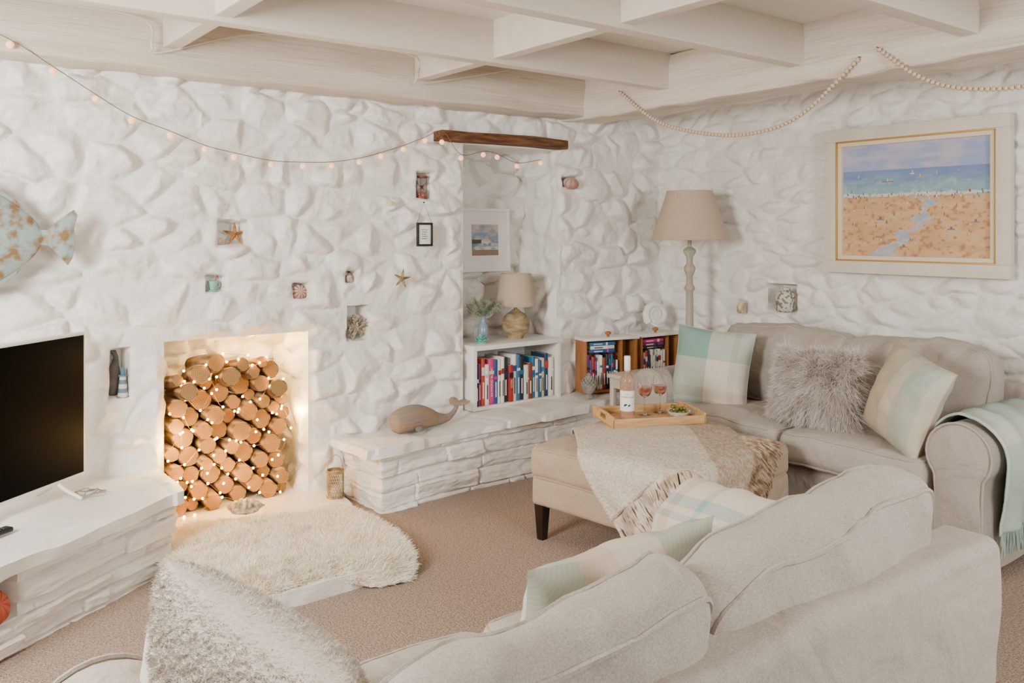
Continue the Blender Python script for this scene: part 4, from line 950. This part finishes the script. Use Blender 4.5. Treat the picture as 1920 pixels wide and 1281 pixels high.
mb=MB(); V,F=tube([(.022,0,.045),(.036,0,.042),(.036,0,.025),(.02,0,.02)],.0025,6); mb.add(V,F); mk('handle',mb,m_mg,cp)
mb=MB(); V,F=tube([(-.005,0,.03),(.022,-.005,.075)],.002,6); mb.add(V,F); P,F=sphere(.006,8,6); mb.add(P,F,M=T(.023,-.005,.078)); mk('spoon',mb,mat('red_enamel','#a8322a',rough=.3),cp)
def urchin(name,label,M,r,c1,c2):
    k='urchin'+c1; m_=mat(k,c1,c2,rough=.6,ns=3)
    seg=60; prof=[(max(.0005,r*math.sin(t)),-r*.72*math.cos(t)) for t in np.linspace(0,math.pi,16)]
    def f(P): a=np.arctan2(P[:,1],P[:,0]); o=P.copy(); o[:,:2]*=(1+.05*np.abs(np.sin(a*5)))[:,None]; return o
    mb=MB(); P,F=lathe(prof,seg,f); a=np.arctan2(P[:,1],P[:,0]); s=(np.sin(a*10)>.1)
    mi=[int(s[q[0]]) for q in F]; mb.add(P,F,mi); return mk(name,mb,[m_,mat(k+'b',c2,rough=.6)],M=M,label=label,cat='shell')
urchin('sea_urchin_shell','striped pink sea urchin shell in a wall niche',T(1.888,4.41,1.168,rx=75),.042,'#e0c3b4','#8d5a4c')
urchin('sea_urchin_shell','pale striped sea urchin shell in a high wall niche',T(3.83,4.36,1.832,rx=20),.055,'#dcc6b8','#a97c6c')
urchin('sea_urchin_shell','coral red sea urchin shell in the ledge niche',T(.345,3.45,.185,rx=60,rz=34),.062,'#d0684c','#a8452f')
tb=thing('cork_bottle','tiny corked glass bottle in a wall niche','bottle',(2.188,4.405,1.214))
mb=MB(); P,F=lathe([(.0005,0),(.018,0),(.02,.005),(.02,.035),(.009,.045),(.009,.052)],18); mb.add(P,F); mk('bottle_glass',mb,mat('brown_fill','#8c6a5a','#c9bfb4',rough=.2,ns=60),tb)
mb=MB(); P,F=lathe([(.0005,.05),(.008,.05),(.009,.064),(.0005,.064)],14); mb.add(P,F); mk('cork',mb,mat('dark_cork','#4a2a1c',rough=.8),tb)
mb=MB(); rs4=np.random.RandomState(6)
for i in range(60):
    d=np.array([rs4.randn(),-abs(rs4.randn())*.5,rs4.randn()*.9+.3]); d/=np.linalg.norm(d); V,F=tube(np.array([[0,0,0],d*.03+rs4.randn(3)*.004,d*.062+rs4.randn(3)*.006]),[.009,.007,.005],6); mb.add(V,F); P,F=sphere(.006,7,5); mb.add(P,F,M=T(*(V[-1])))
mk('coral',mb,mat('coral_white','#bdb09c','#8f836f',rough=.9,ns=40,bump=.8,bs=120),M=T(2.245,4.43,.95),label='branching pale coral piece in a wall niche',cat='coral')
hg=thing('hourglass','small sand timer with wooden ends in a wall niche','hourglass',(2.668,4.40,1.702))
for z in (0,.125): mb=MB(); P,F=lathe([(.0005,z),(.036,z),(.036,z+.012),(.0005,z+.012)],24); mb.add(P,F); mk('end_plate',mb,mat('red_wood','#7a3a24',rough=.5),hg)
mb=MB(); P,F=lathe([(.028,.013),(.028,.045),(.004,.068),(.028,.092),(.028,.124)],22); mb.add(P,F); mk('glass_bulb',mb,m_glass,hg)
mb=MB(); P,F=lathe([(.0005,.013),(.025,.013),(.024,.028),(.0005,.042)],18); mb.add(P,F); mk('sand',mb,mat('sand','#c98c76',rough=.9),hg)
for a in (45,135,225,315): mb=MB(); V,F=tube([(.031*math.cos(R(a)),.031*math.sin(R(a)),.01),(.031*math.cos(R(a)),.031*math.sin(R(a)),.127)],.002,6); mb.add(V,F); mk('post',mb,MC['red_wood'],hg)
lh=thing('lighthouse_ornament','small blue and white striped wooden lighthouse','ornament',(.985,4.40,.702))
mb=MB(); zs=np.linspace(0,.10,25); P,F=lathe([(.024-.10*z,z) for z in zs],20); mb.add(P,F,[int((F_[0]%25)/5)%2 for F_ in F]); mk('tower',mb,[mat('lh_white','#d9d3c7',rough=.6),mat('lh_blue','#5f7f92',rough=.6)],lh)
mb=MB(); P,F=lathe([(.0005,.10),(.020,.10),(.020,.106),(.010,.107),(.010,.128),(.014,.129),(.0005,.148)],20); mb.add(P,F); mk('lantern_room',mb,MC['lh_blue'],lh)
mb=MB(); P,F=box(-.03,.03,-.02,.02,-.004,.004,.002); mb.add(P,F); mk('plinth',mb,m_drift,lh)
bd=thing('bird_ornament','grey carved wooden bird ornament in a wall niche','ornament',(.955,4.45,.70))
mb=MB(); P,F=loft([(0,0,0),(0,0,.04),(0,0,.10),(.005,0,.15),(.01,0,.19),(.0,0,.215),(-.02,0,.222)],[.02,.024,.028,.018,.012,.014,.004],[.02,.028,.034,.02,.012,.014,.004],16,up0=(1,0,.01)); mb.add(P,F); mk('bird_body',mb,mat('charcoal_wood','#6d665e','#4f4a44',rough=.6,ns=20),bd)
ln=thing('candle_lantern','small pierced metal lantern with wire handle on the hearth','lantern',(2.015,4.22,.062)); m_lm=mat('antique_brass','#b8a079','#7f6b4a',rough=.45,ns=20,metal=.6)
mb=MB()
P,F=lathe([(.0005,0),(.047,0),(.048,.012),(.044,.014)],24); mb.add(P,F); P,F=lathe([(.044,.135),(.048,.137),(.048,.15),(.044,.152)],24); mb.add(P,F)
for k in range(24):
    a=2*math.pi*k/24
    for s in (-1,1): V,F=tube([(.045*math.cos(a+s*t*1.0),.045*math.sin(a+s*t*1.0),.012+t*.126) for t in np.linspace(0,1,6)],.0022,4); mb.add(V,F)
mk('lantern_body',mb,m_lm,ln); mb=MB(); V,F=tube([(.046*math.cos(t),0,.145+.085*math.sin(t)) for t in np.linspace(0,math.pi,14)],.0018,5); mb.add(V,F); mk('handle',mb,m_lm,ln)
mb=MB(); P,F=lathe([(.0005,.013),(.026,.013),(.026,.06),(.0005,.062)],18); mb.add(P,F); mk('candle',mb,mat('wax','#efe6d2',rough=.5),ln)

nv=thing('ceramic_jar','patterned cream and grey ceramic jar in a wall niche','jar',(4.73,3.285,.985))
m_pat=mat('patterned_ceramic','#cfc8b8','#7f7a6d',rough=.5,ns=55,contrast=(.5,.54),det=0)
mb=MB(); P,F=lathe([(.0005,0),(.05,0),(.06,.01),(.062,.11),(.05,.13),(.03,.138)],28); mb.add(P,F); mk('jar_body',mb,m_pat,nv)
mb=MB(); P,F=lathe([(.03,.135),(.034,.14),(.03,.155),(.0005,.16)],20); mb.add(P,F); mk('jar_lid',mb,m_pat,nv)
j=thing('glass_jar','little glass jar with rope handle on the wall','jar',(4.71,3.615,.95))
mb=MB(); P,F=lathe([(.0005,0),(.026,0),(.03,.01),(.03,.05),(.022,.06),(.024,.07)],20); mb.add(P,F); mk('jar_glass',mb,mat('amber_glass','#a58a5c','#d9cdb4',rough=.1,ns=30),j)
mb=MB(); V,F=tube([(0,.024*math.cos(t),.068+.03*math.sin(t)) for t in np.linspace(0,math.pi,10)],.002,5); mb.add(V,F); mk('handle',mb,m_str,j)
mb=MB(); P,F=sphere(.018,10,8,(1,.5,.8)); mb.add(P,F); mk('pebble',mb,mat('yellow_pebble','#e3d29a',rough=.5),M=T(2.41,4.31,1.665),label='small pale yellow pebble set in the wall',cat='pebble')

# ------------------------------------------------------------------ sheepskin rug
poly=np.array([(.99,3.58),(1.20,3.27),(1.52,3.24),(1.84,3.15),(1.97,3.38),(2.04,3.88),(1.92,4.06),(1.70,4.06),(1.50,4.14),(1.25,4.22),(1.05,4.04)])
ctr=np.array([1.50,3.66]); cl=catmull([tuple(p)+(0,) for p in np.vstack([poly,poly[:1]])],6)[:-1,:2]; na=len(cl); nr=16
V=[]
for p in cl:
    for j in range(nr):
        t=j/(nr-1); q=ctr+(p-ctr)*t; V.append((q[0],q[1],0))
V=np.array(V); tt=np.tile(np.linspace(0,1,nr),na)
def zb(x,y): return .062*sst((2.10-x-.0)/.12)*sst((y-3.17)/.09)
V[:,2]=zb(V[:,0],V[:,1])+.01+.022*(1-tt**4)+.016*fbm(V*9,3,2)
mb=MB(); mb.add(V,gridf(na,nr,True)); 
rg=thing('sheepskin_rug','fluffy cream sheepskin rug spread over the hearth','rug')
m_sk=mat('sheepskin','#f6ecd6','#efe2c8',rough=1,ns=18); m_sks=mat('sheepskin_pile','#fff8e8','#f8ecd2',rough=.9,ns=14)
mk('hide',mb,m_sk,rg,ang=180)
rs5=np.random.RandomState(1); N=60000; ia=rs5.randint(0,na,N); f=rs5.rand(N); t=np.sqrt(rs5.rand(N)); p0=cl[ia];p1=cl[(ia+1)%na]; e_=p0*(1-f)[:,None]+p1*f[:,None]; q=ctr+(e_-ctr)*t[:,None]
P=np.stack([q[:,0],q[:,1],q[:,0]*0],1); P[:,2]=zb(P[:,0],P[:,1])+.008+.022*(1-t**4)+.016*fbm(P*9,3,2)
out=(e_-ctr);out/=np.linalg.norm(out,axis=1,keepdims=True)
cn=np.stack([vnoise(P*20,2),vnoise(P*20+5,3),P[:,0]*0],1)
D=np.stack([out[:,0]*(t**4)*1.4,out[:,1]*(t**4)*1.4,np.ones(N)*.8],1)+cn*1.0+rs5.randn(N,3)*.25; D[:,2]=np.maximum(D[:,2],.12); D/=np.linalg.norm(D,axis=1,keepdims=True)
V,F=strands(P,D,.026,.0016,.3,3,4,.1); mb=MB(); mb.add(V,F); mk('pile',mb,m_sks,rg,kind='stuff',ang=180)
mb=MB(); xs=np.linspace(0,1,30); cs=[(-.09+.18*x,0,.035) for x in xs]; w=[.008+.045*math.sin(math.pi*min(1,x*1.05))**.8*(1+.12*math.sin(x*40)) for x in xs]
P,F=loft(cs,[q*1.0 for q in w],[q*.7 for q in w],18); mb.add(P,F); P,F=sphere(1,14,8,(.07,.03,.012)); mb.add(P,F,M=T(.0,-.045,.03,rx=25,rz=6))
mk('conch_shell',mb,mat('shell_speckle','#c8b89e','#7d6a54',rough=.5,ns=45,bump=.4,bs=60),M=T(1.50,4.15,.10,rz=-25),label='large speckled conch shell on the hearth rug edge',cat='shell')

# ------------------------------------------------------------------ lights
def area(name,loc,target,size,energy,col=(1,1,1),sy=None):
    l=bpy.data.lights.new(name,'AREA'); l.size=size; l.energy=energy; l.color=col
    if sy: l.shape='RECTANGLE'; l.size_y=sy
    o=bpy.data.objects.new(name,l); COL.objects.link(o); o.location=loc; o.rotation_euler=(Vector(target)-Vector(loc)).to_track_quat('-Z','Y').to_euler(); return o
area('window_light',(-1.2,2.2,1.85),(3,3.9,1.0),.9,160,(1,.985,.96),.9)
area('window_light_b',(2.4,-1.2,1.9),(3.4,3.8,1.0),1.3,84,(1,.985,.96),1.0)
for i,(x,y,z,e_) in enumerate(((1.70,4.50,.915,11.0),(1.22,4.34,.45,5.0),(1.89,4.44,.50,6.5),(1.5,4.27,.25,3.5))):
    l=bpy.data.lights.new('hearth_glow','POINT'); l.energy=e_; l.color=(1,.62,.20); l.shadow_soft_size=.05; o=bpy.data.objects.new('hearth_glow',l); COL.objects.link(o); o.location=(x,y,z)
w=bpy.data.worlds.new('w'); scene.world=w; w.use_nodes=True; bg=w.node_tree.nodes['Background']; bg.inputs[0].default_value=(1,.975,.945,1); bg.inputs[1].default_value=.30

# ------------------------------------------------------------------ camera
ca=bpy.data.cameras.new('camera'); ca.sensor_width=36; ca.lens=1586/1920*36; ca.shift_y=-205.5/1920; ca.clip_start=.02
co=bpy.data.objects.new('camera',ca); COL.objects.link(co); co.location=(0,0,1.5); co.rotation_euler=(R(90),0,math.atan2(.7952,.6064)-math.pi/2); scene.camera=co
